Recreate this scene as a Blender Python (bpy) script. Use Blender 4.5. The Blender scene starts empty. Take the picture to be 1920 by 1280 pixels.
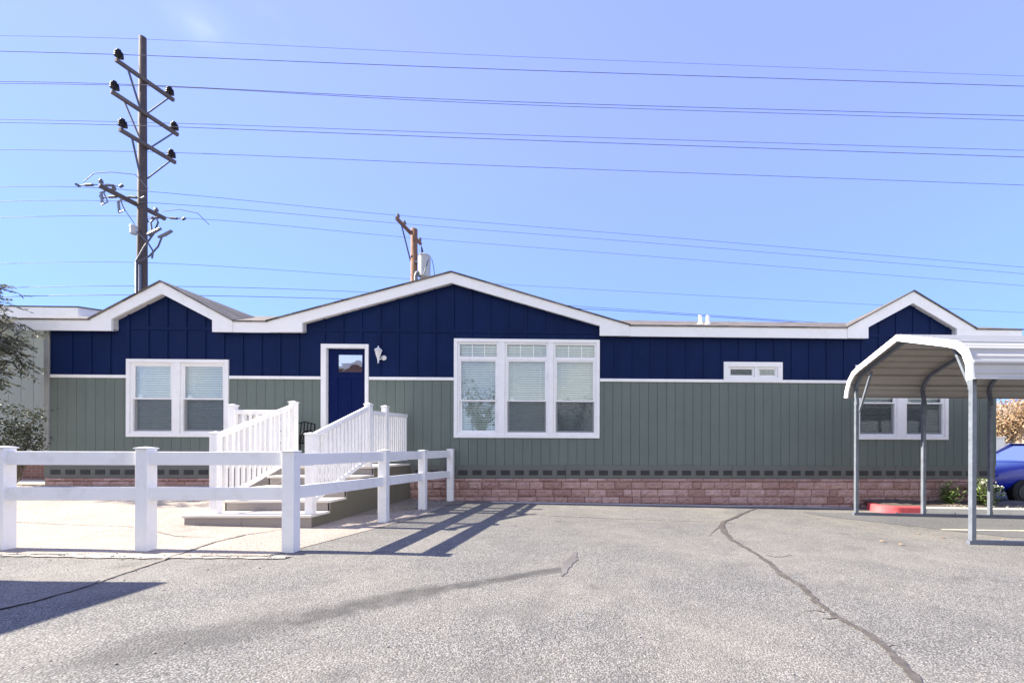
import bpy, math, random
import numpy as np
from mathutils import Vector
random.seed(7)
R = math.radians
S = bpy.context.scene
COL = S.collection
# ------------------------------------------------------------------ camera
CAMP = Vector((0.0, -9.68, 1.16))
YAW, ROLL, FPX, PPX, PPY = R(1.58), R(0.17), 800.0, 1132.0, 842.0
cd = bpy.data.cameras.new('camera'); cam = bpy.data.objects.new('camera', cd); COL.objects.link(cam)
cd.sensor_width = 36.0; cd.lens = FPX / 1920 * 36.0
cd.shift_x = (960 - PPX) / 1920.0; cd.shift_y = (PPY - 640) / 1920.0
cd.clip_start = 0.05; cd.clip_end = 3000
from mathutils import Matrix
cam.matrix_world = (Matrix.Translation(CAMP) @ Matrix.Rotation(-YAW, 4, 'Z') @ Matrix.Rotation(R(90), 4, 'X')
                    @ Matrix.Rotation(ROLL, 4, 'Z'))
S.camera = cam
# ------------------------------------------------------------------ world, sun, exposure
SUN_EL, SUN_AZ = R(33.4), math.atan2(-1.68, 0.09)      # azimuth measured from +Y towards +X
w = bpy.data.worlds.new('World'); S.world = w; w.use_nodes = True
wn, wl = w.node_tree.nodes, w.node_tree.links
bg = wn['Background']; bg.inputs[1].default_value = 0.13
sky = wn.new('ShaderNodeTexSky'); sky.sky_type = 'NISHITA'; sky.sun_disc = False
sky.sun_elevation = SUN_EL; sky.sun_rotation = SUN_AZ % (2 * math.pi)
sky.altitude = 700; sky.air_density = 1.0; sky.dust_density = 0.35; sky.ozone_density = 2.2
tint = wn.new('ShaderNodeMix'); tint.data_type = 'RGBA'; tint.blend_type = 'MULTIPLY'
tint.inputs[0].default_value = 1.0; tint.inputs[7].default_value = (1.44, 1.60, 2.36, 1)
gam = wn.new('ShaderNodeGamma'); gam.inputs[1].default_value = 0.30      # evens out the sky's brightness, as the photograph's exposure does
wl.new(sky.outputs[0], gam.inputs[0]); wl.new(gam.outputs[0], tint.inputs[6])
# thin scraps of cirrus, as part of the sky
tc = wn.new('ShaderNodeTexCoord')
def cloud_mask(centre, size, seed):
    vs = wn.new('ShaderNodeVectorMath'); vs.operation = 'SUBTRACT'; vs.inputs[1].default_value = centre
    wl.new(tc.outputs['Generated'], vs.inputs[0])
    nz = wn.new('ShaderNodeTexNoise'); nz.inputs['Scale'].default_value = 14; nz.inputs['Detail'].default_value = 5
    wl.new(tc.outputs['Generated'], nz.inputs['Vector'])
    sc = wn.new('ShaderNodeVectorMath'); sc.operation = 'MULTIPLY'; sc.inputs[1].default_value = size
    wl.new(vs.outputs[0], sc.inputs[0])
    ln = wn.new('ShaderNodeVectorMath'); ln.operation = 'LENGTH'; wl.new(sc.outputs[0], ln.inputs[0])
    m1 = wn.new('ShaderNodeMapRange'); m1.inputs[1].default_value = 1.0; m1.inputs[2].default_value = 0.0
    wl.new(ln.outputs['Value'], m1.inputs[0])
    m2 = wn.new('ShaderNodeMapRange'); m2.inputs[1].default_value = 0.42; m2.inputs[2].default_value = 0.75
    wl.new(nz.outputs[0], m2.inputs[0])
    mm = wn.new('ShaderNodeMath'); mm.operation = 'MULTIPLY'
    wl.new(m1.outputs[0], mm.inputs[0]); wl.new(m2.outputs[0], mm.inputs[1])
    return mm.outputs[0]
def raydir(px, py):
    a, b = (px - PPX) / FPX, -(py - PPY) / FPX
    c, s = math.cos(ROLL), math.sin(ROLL)
    a, b = a * c - b * s, a * s + b * c
    return Vector((math.cos(YAW) * a + math.sin(YAW), -math.sin(YAW) * a + math.cos(YAW), b))
d1, d2 = raydir(375, 48).normalized(), raydir(508, 72).normalized()
k1 = cloud_mask(d1, (16, 16, 34), 1); k2 = cloud_mask(d2, (26, 26, 22), 2)
ka = wn.new('ShaderNodeMath'); ka.operation = 'ADD'; wl.new(k1, ka.inputs[0]); wl.new(k2, ka.inputs[1])
kb = wn.new('ShaderNodeMath'); kb.operation = 'MULTIPLY'; kb.inputs[1].default_value = 0.3; kb.use_clamp = True
wl.new(ka.outputs[0], kb.inputs[0])
cm = wn.new('ShaderNodeMix'); cm.data_type = 'RGBA'; cm.inputs[7].default_value = (2.2, 2.5, 3.2, 1)
hz = wn.new('ShaderNodeSeparateXYZ'); wl.new(tc.outputs['Generated'], hz.inputs[0])      # deeper azure low down, violet-blue higher up
hr_ = wn.new('ShaderNodeMapRange'); hr_.inputs[1].default_value = 0.15; hr_.inputs[2].default_value = 0.65; wl.new(hz.outputs[2], hr_.inputs[0])
hg = wn.new('ShaderNodeMix'); hg.data_type = 'RGBA'; hg.inputs[6].default_value = (.49, .69, .96, 1); hg.inputs[7].default_value = (.69, .70, 1.02, 1)
wl.new(hr_.outputs[0], hg.inputs[0])
hm_ = wn.new('ShaderNodeMix'); hm_.data_type = 'RGBA'; hm_.blend_type = 'MULTIPLY'; hm_.inputs[0].default_value = 1.0
wl.new(tint.outputs[2], hm_.inputs[6]); wl.new(hg.outputs[2], hm_.inputs[7])
# bright fill added to the unseen sky behind the camera, lifts the shaded facade
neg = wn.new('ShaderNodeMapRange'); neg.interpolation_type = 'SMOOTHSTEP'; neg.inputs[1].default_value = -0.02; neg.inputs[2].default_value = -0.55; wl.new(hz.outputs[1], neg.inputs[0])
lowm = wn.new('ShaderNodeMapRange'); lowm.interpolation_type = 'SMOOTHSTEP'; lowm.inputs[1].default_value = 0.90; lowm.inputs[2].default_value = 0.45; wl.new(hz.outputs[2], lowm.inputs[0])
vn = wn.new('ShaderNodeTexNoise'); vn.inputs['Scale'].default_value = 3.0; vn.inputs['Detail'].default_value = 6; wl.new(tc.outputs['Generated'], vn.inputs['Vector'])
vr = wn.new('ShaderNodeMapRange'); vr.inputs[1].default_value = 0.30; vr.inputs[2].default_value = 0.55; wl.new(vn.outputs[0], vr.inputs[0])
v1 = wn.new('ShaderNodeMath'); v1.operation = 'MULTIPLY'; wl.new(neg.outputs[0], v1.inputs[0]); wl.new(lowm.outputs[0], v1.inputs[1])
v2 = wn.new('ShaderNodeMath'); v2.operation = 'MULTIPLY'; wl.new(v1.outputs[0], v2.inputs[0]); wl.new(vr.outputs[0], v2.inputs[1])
sky_fill = wn.new('ShaderNodeMix'); sky_fill.data_type = 'RGBA'; sky_fill.inputs[7].default_value = (3.5, 3.6, 3.7, 1)
wl.new(v2.outputs[0], sky_fill.inputs[0]); wl.new(hm_.outputs[2], sky_fill.inputs[6])
wl.new(kb.outputs[0], cm.inputs[0]); wl.new(sky_fill.outputs[2], cm.inputs[6]); wl.new(cm.outputs[2], bg.inputs[0])

sd = bpy.data.lights.new('sun', 'SUN'); sd.energy = 5.0; sd.angle = R(0.5); sd.color = (1.0, 0.92, 0.79)
sun = bpy.data.objects.new('sun', sd); COL.objects.link(sun)
sdir = Vector((math.cos(SUN_EL) * 1.68, math.cos(SUN_EL) * -0.09, 0)); sdir = sdir.normalized() * math.cos(SUN_EL); sdir.z = -math.sin(SUN_EL)
sun.rotation_euler = sdir.to_track_quat('-Z', 'Y').to_euler(); sun.location = (-20, 5, 20)
vs = S.view_settings
vs.view_transform = 'Standard'; vs.look = 'None'; vs.gamma = 1.0; vs.exposure = 1.76
S.cycles.max_bounces = 8; S.cycles.transparent_max_bounces = 16

# ------------------------------------------------------------------ geometry from sight lines
def on_y(px, py, Y): r = raydir(px, py); return CAMP + r * ((Y - CAMP.y) / r.y)
def sm(t): t = min(1.0, max(0.0, t)); return t * t * (3 - 2 * t)
def g_raw(x, y):
    L = sm((-3.2 - x) / 3.4)
    t = min(1.0, max(0.0, (y + 4.9) / 4.9))
    z = L * (0.035 + 0.305 * t * t)
    z -= 0.017 * min(max(x + 3.0, 0.0), 14.0)
    far = max(0.0, max(abs(x + 2) - 18, abs(y + 3) - 16))
    return z * max(0.0, 1 - far / 20)
def axis(lo, hi):
    a = list(np.arange(lo, hi + .01, 0.25))
    s, v = 0.5, hi
    up = []
    while v < 600: s *= 1.35; v += s; up.append(v)
    s, v = 0.5, lo
    dn = []
    while v > -600: s *= 1.35; v -= s; dn.append(v)
    return np.array(dn[::-1] + a + up)
GXs, GYs = axis(-16, 14), axis(-12, 8)
GZ = np.array([[g_raw(x, y) for y in GYs] for x in GXs])
def gz(x, y):
    i = min(max(int(np.searchsorted(GXs, x) - 1), 0), len(GXs) - 2); j = min(max(int(np.searchsorted(GYs, y) - 1), 0), len(GYs) - 2)
    u = (x - GXs[i]) / (GXs[i + 1] - GXs[i]); v = (y - GYs[j]) / (GYs[j + 1] - GYs[j])
    return float((1 - u) * (1 - v) * GZ[i, j] + u * (1 - v) * GZ[i + 1, j] + (1 - u) * v * GZ[i, j + 1] + u * v * GZ[i + 1, j + 1])
def gp(px, py):
    z = 0.0; r = raydir(px, py)
    for _ in range(12):
        p = CAMP + r * ((z - CAMP.z) / r.z); z = gz(p.x, p.y)
    return p

# ------------------------------------------------------------------ mesh builder
class MB:
    def __init__(s): s.v = []; s.f = []
    def add(s, vs, fs):
        o = len(s.v); s.v += [tuple(p) for p in vs]; s.f += [tuple(i + o for i in f) for f in fs]; return s
    def box(s, x0, x1, y0, y1, z0, z1):
        return s.add([(x0, y0, z0), (x1, y0, z0), (x1, y1, z0), (x0, y1, z0), (x0, y0, z1), (x1, y0, z1), (x1, y1, z1), (x0, y1, z1)],
                     [(0, 3, 2, 1), (4, 5, 6, 7), (0, 1, 5, 4), (1, 2, 6, 5), (2, 3, 7, 6), (3, 0, 4, 7)])
    def wedge(s, x0, x1, y0, y1, za0, za1, zb0, zb1):
        """box whose bottom/top run from (za0, za1) at x0 to (zb0, zb1) at x1"""
        return s.add([(x0, y0, za0), (x1, y0, zb0), (x1, y1, zb0), (x0, y1, za0), (x0, y0, za1), (x1, y0, zb1), (x1, y1, zb1), (x0, y1, za1)],
                     [(0, 3, 2, 1), (4, 5, 6, 7), (0, 1, 5, 4), (1, 2, 6, 5), (2, 3, 7, 6), (3, 0, 4, 7)])
    def prism_y(s, pts, y0, y1):
        """polygon of (x, z), counter-clockwise seen from -Y, extruded along Y"""
        n = len(pts)
        return s.add([(x, y0, z) for x, z in pts] + [(x, y1, z) for x, z in pts],
                     [tuple(range(n)), tuple(range(2 * n - 1, n - 1, -1))] + [(i, i + n, (i + 1) % n + n, (i + 1) % n) for i in range(n)])
    def prism_x(s, pts, x0, x1):
        """polygon of (y, z) extruded along X"""
        n = len(pts)
        return s.add([(x0, y, z) for y, z in pts] + [(x1, y, z) for y, z in pts],
                     [tuple(range(n - 1, -1, -1)), tuple(range(n, 2 * n))] + [(i, (i + 1) % n, (i + 1) % n + n, i + n) for i in range(n)])
    def bar(s, a, b, w, h, up=(0, 0, 1)):
        a, b = Vector(a), Vector(b); d = (b - a).normalized(); u = Vector(up)
        if abs(d.dot(u)) > .98: u = Vector((0, 1, 0))
        sx = d.cross(u).normalized() * (w / 2); sy = sx.cross(d).normalized() * (h / 2)
        q = [-sx - sy, sx - sy, sx + sy, -sx + sy]
        return s.add([a + c for c in q] + [b + c for c in q], [(3, 2, 1, 0), (4, 5, 6, 7), (0, 1, 5, 4), (1, 2, 6, 5), (2, 3, 7, 6), (3, 0, 4, 7)])
    def tube(s, pts, r, n=8, cap=True):
        pts = [Vector(p) for p in pts]; m = len(pts)
        rr = r if isinstance(r, (list, tuple)) else [r] * m
        vs = []; prev = None
        for i, p in enumerate(pts):
            d = (pts[min(i + 1, m - 1)] - pts[max(i - 1, 0)]).normalized()
            if prev is None:
                u = d.cross(Vector((0, 0, 1)) if abs(d.z) < .9 else Vector((1, 0, 0))).normalized()
            else:
                u = (prev - d * prev.dot(d)).normalized()
            prev = u; v = d.cross(u)
            for k in range(n):
                a = 2 * math.pi * k / n; vs.append(p + (u * math.cos(a) + v * math.sin(a)) * rr[i])
        fs = [(i * n + k, i * n + (k + 1) % n, (i + 1) * n + (k + 1) % n, (i + 1) * n + k) for i in range(m - 1) for k in range(n)]
        if cap: fs += [tuple(range(n - 1, -1, -1)), tuple(range((m - 1) * n, m * n))]
        return s.add(vs, fs)
    def lathe(s, c, prof, n=14):
        """prof: list of (r, z) round the vertical through c"""
        return s.tube([(c[0], c[1], c[2] + z) for r, z in prof], [max(r, .0005) for r, z in prof], n) if False else s._lathe(c, prof, n)
    def _lathe(s, c, prof, n):
        m = len(prof)
        vs = [(c[0] + r * math.cos(2 * math.pi * k / n), c[1] + r * math.sin(2 * math.pi * k / n), c[2] + z) for r, z in prof for k in range(n)]
        fs = [(i * n + k, i * n + (k + 1) % n, (i + 1) * n + (k + 1) % n, (i + 1) * n + k) for i in range(m - 1) for k in range(n)]
        fs += [tuple(range(n - 1, -1, -1)), tuple(range((m - 1) * n, m * n))]
        return s.add(vs, fs)
OFF = {}
def mesh(name, mb, mat, loc, smooth=False, bevel=0):
    me = bpy.data.meshes.new(name)
    me.from_pydata([(x - loc[0], y - loc[1], z - loc[2]) for x, y, z in mb.v], [], mb.f); me.update()
    me.materials.append(mat)
    if smooth:
        for p in me.polygons: p.use_smooth = True
    o = bpy.data.objects.new(name, me); COL.objects.link(o)
    if bevel:
        b = o.modifiers.new('soft edges', 'BEVEL'); b.width = bevel; b.segments = 2; b.limit_method = 'ANGLE'; b.angle_limit = R(40)
    return o
def thing(name, label, cat, loc, group=None):
    o = bpy.data.objects.new(name, None); COL.objects.link(o); o.location = loc; o.empty_display_size = .2
    o['label'] = label; o['category'] = cat
    if group: o['group'] = group
    OFF[o.name] = tuple(loc); return o
def part(name, mb, mat, parent, smooth=False, bevel=0, label=None):
    loc = OFF[parent.name]
    o = mesh(name, mb, mat, loc, smooth, bevel); o.parent = parent; OFF[o.name] = loc
    if label: o['label'] = label
    return o
def solo(name, mb, mat, label, cat, group=None, smooth=False, bevel=0):
    xs = [p[0] for p in mb.v]; ys = [p[1] for p in mb.v]; zs = [p[2] for p in mb.v]
    loc = ((min(xs) + max(xs)) / 2, (min(ys) + max(ys)) / 2, min(zs))
    o = mesh(name, mb, mat, loc, smooth, bevel); o.location = loc; OFF[o.name] = loc
    o['label'] = label; o['category'] = cat
    if group: o['group'] = group
    return o
def struct(name, mb, mat, kind='structure', smooth=False):
    o = mesh(name, mb, mat, (0, 0, 0), smooth); o['kind'] = kind; return o

# ------------------------------------------------------------------ materials
class NT:
    def __init__(s, name):
        s.m = bpy.data.materials.new(name); s.m.use_nodes = True
        s.n, s.l = s.m.node_tree.nodes, s.m.node_tree.links
        s.b = s.n['Principled BSDF']; s.tc = s.n.new('ShaderNodeTexCoord'); s.P = s.tc.outputs['Object']
    def put(s, sock, v):
        if hasattr(v, 'links') or isinstance(v, bpy.types.NodeSocket): s.l.new(v, sock)
        else: sock.default_value = v
    def noise(s, scale, detail=4, rough=.55, vec=None, out=0):
        n = s.n.new('ShaderNodeTexNoise'); n.inputs['Scale'].default_value = scale; n.inputs['Detail'].default_value = detail
        n.inputs['Roughness'].default_value = rough; s.l.new(vec or s.P, n.inputs['Vector']); return n.outputs[out]
    def voro(s, scale, feature='F1', vec=None, out='Distance'):
        n = s.n.new('ShaderNodeTexVoronoi'); n.feature = feature; n.inputs['Scale'].default_value = scale
        s.l.new(vec or s.P, n.inputs['Vector']); return n.outputs[out]
    def math(s, op, a, b=0.0, c=None, clamp=False):
        n = s.n.new('ShaderNodeMath'); n.operation = op; n.use_clamp = clamp
        s.put(n.inputs[0], a); s.put(n.inputs[1], b)
        if c is not None: s.put(n.inputs[2], c)
        return n.outputs[0]
    def vm(s, op, a, b=None, out=0):
        n = s.n.new('ShaderNodeVectorMath'); n.operation = op; s.put(n.inputs[0], a)
        if b is not None: s.put(n.inputs[1], b)
        return n.outputs[out]
    def rng(s, v, a, b, c=0.0, d=1.0, smooth=False):
        n = s.n.new('ShaderNodeMapRange'); s.put(n.inputs[0], v)
        for i, q in enumerate((a, b, c, d)): n.inputs[i + 1].default_value = q
        if smooth: n.interpolation_type = 'SMOOTHSTEP'
        return n.outputs[0]
    def mix(s, f, a, b, mode='MIX'):
        n = s.n.new('ShaderNodeMix'); n.data_type = 'RGBA'; n.blend_type = mode
        s.put(n.inputs[0], f)
        for k, v in ((6, a), (7, b)):
            if isinstance(v, (tuple, list)) and len(v) == 3: v = (*v, 1)
            s.put(n.inputs[k], v)
        return n.outputs[2]
    def stretch(s, sc):
        return s.vm('MULTIPLY', s.P, sc)
    def bump(s, h, strength=.3, dist=.01):
        n = s.n.new('ShaderNodeBump'); n.inputs['Strength'].default_value = strength; n.inputs['Distance'].default_value = dist
        s.l.new(h, n.inputs['Height']); s.l.new(n.outputs[0], s.b.inputs['Normal'])
    def col(s, v):
        if isinstance(v, (tuple, list)) and len(v) == 3: v = (*v, 1)
        s.put(s.b.inputs['Base Color'], v)
    def rough(s, v): s.put(s.b.inputs['Roughness'], v)
    def island(s):
        n = s.n.new('ShaderNodeNewGeometry'); return n.outputs['Random Per Island']
def paint(name, c, rough=.5, var=.12, scale=3.0, bump=0.0, bscale=120, metal=0.0, streak=None, spec=.5, dirt=0.0):
    t = NT(name)
    f = t.noise(scale, 5, .6, t.stretch(streak) if streak else None)
    lo = tuple(x * (1 - var) for x in c); hi = tuple(min(1, x * (1 + var)) for x in c)
    base = t.mix(t.rng(f, .3, .7), lo, hi)
    if dirt: base = t.mix(t.rng(t.noise(4.5, 8, .68), .52, .72, 0, dirt), base, tuple(x * y for x, y in zip(c, (.66, .63, .57))))
    t.col(base); t.rough(t.rng(t.noise(scale * 4, 3), .3, .7, max(0.02, rough - .08), min(1, rough + .08)))
    t.b.inputs['Metallic'].default_value = metal
    t.b.inputs['Specular IOR Level'].default_value = spec
    if bump: t.bump(t.noise(bscale, 3, .6, t.stretch(streak) if streak else None), bump, .004)
    return t.m
WHITE = paint('white painted trim', (.82, .81, .785), .45, .03, 2, .08, 60, dirt=.25)
VINYL = paint('white vinyl', (.83, .82, .80), .35, .03, 1.5, dirt=.35)
def siding(name, c, var):
    t = NT(name)
    isl = t.island()
    f = t.noise(1.1, 5, .6); fine = t.noise(40, 4, .6, t.stretch((1, 1, .12)))
    a = t.mix(t.rng(f, .3, .7), tuple(x * (1 - var) for x in c), tuple(x * (1 + var) for x in c))
    a = t.mix(t.math('MULTIPLY', isl, .35), a, tuple(x * .86 for x in c))
    a = t.mix(t.rng(fine, .35, .7, 0, .22), a, tuple(x * 1.3 for x in c))
    t.col(a); t.rough(.62); t.col(t.mix(t.rng(t.noise(2.2, 7, .7, t.stretch((1.6, 1, .35))), .5, .75, 0, .22), a, tuple(min(1, x * 1.35 + .012) for x in c))); t.b.inputs['Specular IOR Level'].default_value = .10; t.bump(fine, .35, .004); return t.m
NAVY = siding('navy board siding', (.0045, .0135, .060), .2)
GREEN = siding('sage green siding', (.138, .166, .146), .07)
SKIRT = paint('grey green skirting', (.115, .122, .108), .65, .08, 2, .15, 70)
OLIVE = siding('olive grey panel', (.150, .140, .105), .08)
GROOVE = paint('dark groove', (.05, .058, .05), .9, .1)
GROOVEB = paint('navy wall board', (.010, .021, .078), .7, .1)
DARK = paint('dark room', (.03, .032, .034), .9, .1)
VENTM = paint('vent louvre', (.035, .036, .038), .6, .1)
DOORM = paint('navy door paint', (.0018, .0088, .062), .7, .05, 3, spec=.12)
BLIND = paint('white blind slats', (.84, .86, .84), .5, .03)
METALW = paint('white lantern metal', (.75, .75, .74), .35, .05)
STEEL = paint('galvanised steel', (.15, .17, .20), .5, .2, 9, 0, metal=.2)
STEELD = paint('painted grey steel rail', (.12, .13, .17), .5, .1, 6)
ROOFW = paint('white ribbed sheet', (.42, .42, .42), .42, .05, 2)
TRIMW = paint('bright white sheet trim', (.86, .86, .85), .35, .02)
TREAD = paint('weathered deck tread', (.62, .58, .52), .7, .10, 5, .25, 50, streak=(.3, 3, 3))
RISER = paint('taupe riser board', (.26, .235, .22), .65, .10, 3, .2, 40, streak=(.3, 3, 3))
PLASTB = paint('black metal', (.008, .008, .009), .75, .1, spec=.15)
CAN = paint('light grey transformer tank', (.42, .44, .45), .45, .06, 4)
INSUL = paint('dark brown porcelain', (.005, .004, .008), .6, .15)
INSULG = paint('grey porcelain', (.17, .185, .23), .35, .1)
WIRE = paint('aluminium cable', (.085, .092, .12), .6, .1)
def wood(name, c, var=.3):
    t = NT(name); f = t.noise(8, 6, .65, t.stretch((4, 4, .35))); g = t.noise(1.3, 3)
    a = t.mix(t.rng(f, .3, .7), tuple(x * (1 - var) for x in c), tuple(x * (1 + var) for x in c))
    t.col(t.mix(t.rng(g, .4, .7, 0, .5), a, tuple(x * .6 for x in c))); t.rough(.85); t.bump(f, .6, .02); return t.m
POLE1 = wood('dark creosote timber', (.085, .066, .062))
POLE2 = wood('brown timber', (.20, .105, .062))
ARM = wood('weathered crossarm timber', (.12, .10, .095))
BARK = wood('grey bark', (.13, .105, .08))
def shingle():
    t = NT('weathered shingles')
    n = t.n.new('ShaderNodeTexBrick'); t.l.new(t.P, n.inputs['Vector'])
    n.inputs['Scale'].default_value = 1.0; n.inputs['Brick Width'].default_value = .30; n.inputs['Row Height'].default_value = .135
    n.inputs['Mortar Size'].default_value = .008; n.inputs['Color1'].default_value = (.040, .036, .034, 1); n.inputs['Color2'].default_value = (.20, .175, .15, 1)
    n.inputs['Mortar'].default_value = (.05, .045, .04, 1); n.inputs['Bias'].default_value = -.1
    g = t.noise(28, 4, .7); a = t.mix(t.rng(g, .3, .7, 0, .6), n.outputs[0], (.24, .21, .185), 'MIX')
    t.col(t.mix(.55, a, n.outputs[0])); t.rough(.95)
    t.bump(t.math('ADD', t.math('MULTIPLY', g, .3), t.math('MULTIPLY', n.outputs[1], -1.0)), .6, .015); return t.m
SHINGLE = shingle()
def stone():
    t = NT('split face block'); isl = t.island()
    f = t.noise(9, 6, .65); sp = t.noise(60, 4, .7)
    a = t.mix(isl, (.31, .180, .150), (.50, .34, .30))
    a = t.mix(t.rng(f, .4, .7, 0, .5), a, (.27, .155, .125))
    a = t.mix(t.rng(sp, .55, .75, 0, .35), a, (.70, .55, .50))
    t.col(a); t.rough(.95); t.bump(t.math('ADD', f, t.math('MULTIPLY', sp, .3)), .7, .02); return t.m
STONE = stone()
def brickm():
    t = NT('red brick'); n = t.n.new('ShaderNodeTexBrick')
    sx = t.n.new('ShaderNodeSeparateXYZ'); t.l.new(t.P, sx.inputs[0]); cb = t.n.new('ShaderNodeCombineXYZ')
    t.l.new(sx.outputs[0], cb.inputs[0]); t.l.new(sx.outputs[2], cb.inputs[1]); t.l.new(cb.outputs[0], n.inputs['Vector'])
    n.inputs['Scale'].default_value = 1; n.inputs['Brick Width'].default_value = .22; n.inputs['Row Height'].default_value = .075; n.inputs['Mortar Size'].default_value = .008
    n.inputs['Color1'].default_value = (.19, .075, .05, 1); n.inputs['Color2'].default_value = (.27, .12, .085, 1); n.inputs['Mortar'].default_value = (.25, .22, .2, 1)
    t.col(n.outputs[0]); t.rough(.9); return t.m
BRICK = brickm()
def asphalt(name, dark, light, tan, seal=False):
    t = NT(name)
    P = t.P
    cellc = t.voro(92, 'F1', None, 'Color'); celld = t.voro(92)
    sep = t.n.new('ShaderNodeSeparateColor'); t.l.new(cellc, sep.inputs[0])
    grain = t.noise(115, 3, .7); big = t.noise(.55, 5, .6); mid = t.noise(3.2, 5, .65)
    a = t.mix(t.rng(sep.outputs[0], .22, .78), tuple(x * .8 for x in dark), tuple(x * 1.18 for x in light))
    a = t.mix(t.rng(sep.outputs[1], .62, .95, 0, .8), a, tan)
    a = t.mix(t.rng(celld, .30, .60, 0, .85), a, tuple(x * .33 for x in dark))
    a = t.mix(t.rng(t.noise(24, 3, .6), .55, .72, 0, .45), a, tuple(x * .6 for x in dark))
    a = t.mix(t.rng(grain, .45, .7, 0, .5), a, tuple(min(1, x * 1.4) for x in light))
    a = t.mix(t.rng(big, .42, .68, 0, .35), a, tuple(x * .95 for x in tan))
    a = t.mix(t.rng(mid, .45, .72, 0, .42), a, tuple(x * .75 for x in dark))
    a = t.mix(t.rng(t.noise(.9, 4, .7), .56, .70, 0, .40), a, tuple(x * .7 for x in dark))
    a = t.mix(t.rng(t.voro(.8), .0, .10, .55, 0), a, tuple(x * .4 for x in dark))
    if not seal:
        # a long dark drip stain of oil running across the lot
        pts = [gp(1045, 1068), gp(800, 1108), gp(560, 1160), gp(250, 1215)]
        flat = t.vm('MULTIPLY', P, (1, 1, 0)); wob = t.noise(5, 4, .6, None, 1)
        flat = t.vm('ADD', flat, t.vm('MULTIPLY', t.vm('SUBTRACT', wob, (.5, .5, .5)), (.16, .16, 0)))
        acc = None
        for q in range(3):
            A, B = Vector((pts[q].x, pts[q].y, 0)), Vector((pts[q + 1].x, pts[q + 1].y, 0)); D = B - A
            pa = t.vm('SUBTRACT', flat, tuple(A))
            h = t.math('MULTIPLY', t.vm('DOT_PRODUCT', pa, tuple(D), 'Value'), 1 / D.length_squared, clamp=True)
            sc = t.n.new('ShaderNodeVectorMath'); sc.operation = 'SCALE'; sc.inputs[0].default_value = tuple(D); t.l.new(h, sc.inputs['Scale'])
            d = t.vm('LENGTH', t.vm('SUBTRACT', pa, sc.outputs[0]), None, 'Value')
            wd = (.10, .18, .25)[q]
            f = t.rng(d, wd * .35, wd * 1.35, (.9, .85, .62)[q], 0, True)
            acc = f if acc is None else t.math('MAXIMUM', acc, f)
        acc = t.math('MULTIPLY', acc, t.rng(t.noise(7, 4), .25, .6, .45, 1))
        a = t.mix(acc, a, (.062, .060, .056))
    t.col(a); t.rough(.92); t.b.inputs['Specular IOR Level'].default_value = .3
    hgt = t.math('ADD', t.math('MULTIPLY', celld, -1.2), t.math('MULTIPLY', grain, .5))
    t.bump(hgt, .42, .009); return t.m
ASPH = asphalt('chip seal asphalt', (.128, .126, .118), (.285, .279, .257), (.31, .283, .235))
ASPH2 = asphalt('smooth grey asphalt', (.135, .137, .14), (.185, .187, .19), (.19, .185, .175), True)
PAD = asphalt('pinkish exposed aggregate', (.30, .262, .22), (.52, .455, .39), (.50, .42, .345), True)
SAND = asphalt('sandy soil', (.22, .19, .155), (.34, .30, .25), (.34, .29, .23), True)
CONC = paint('pale concrete', (.50, .48, .44), .9, .12, 4, .3, 60)
CONCK = paint('concrete kerb', (.46, .45, .41), .9, .14, 5, .3, 60)
REDP = paint('worn red kerb paint', (.62, .085, .095), .6, .3, 4, .2, 50)
TAR = paint('crack sealer', (.185, .168, .150), .85, .35, 14, .5, 60)
YEL = paint('faded yellow line', (.54, .51, .40), .8, .2, 9, .2, 60)
DIRT = paint('dark bed soil', (.10, .08, .062), .95, .3, 8, .6, 30)
def leafm(name, c, c2):
    t = NT(name); t.col(t.mix(t.island(), c, c2)); t.rough(.6)
    tr = t.n.new('ShaderNodeBsdfTranslucent'); t.l.new(t.b.inputs['Base Color'].links[0].from_socket, tr.inputs[0])
    ms = t.n.new('ShaderNodeMixShader'); ms.inputs[0].default_value = .3
    t.l.new(t.b.outputs[0], ms.inputs[1]); t.l.new(tr.outputs[0], ms.inputs[2])
    t.l.new(ms.outputs[0], t.n['Material Output'].inputs[0]); return t.m
LEAF = leafm('dusty green leaf', (.06, .068, .045), (.16, .17, .12))
LEAFD = leafm('dark shrub leaf', (.026, .034, .021), (.07, .08, .052))
LEAFB = leafm('bright shrub leaf', (.05, .10, .02), (.16, .22, .06))
LEAFO = leafm('orange autumn leaf', (.30, .18, .085), (.52, .38, .23))
FLOW = leafm('pale blossom', (.60, .60, .46), (.75, .75, .62))
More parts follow.
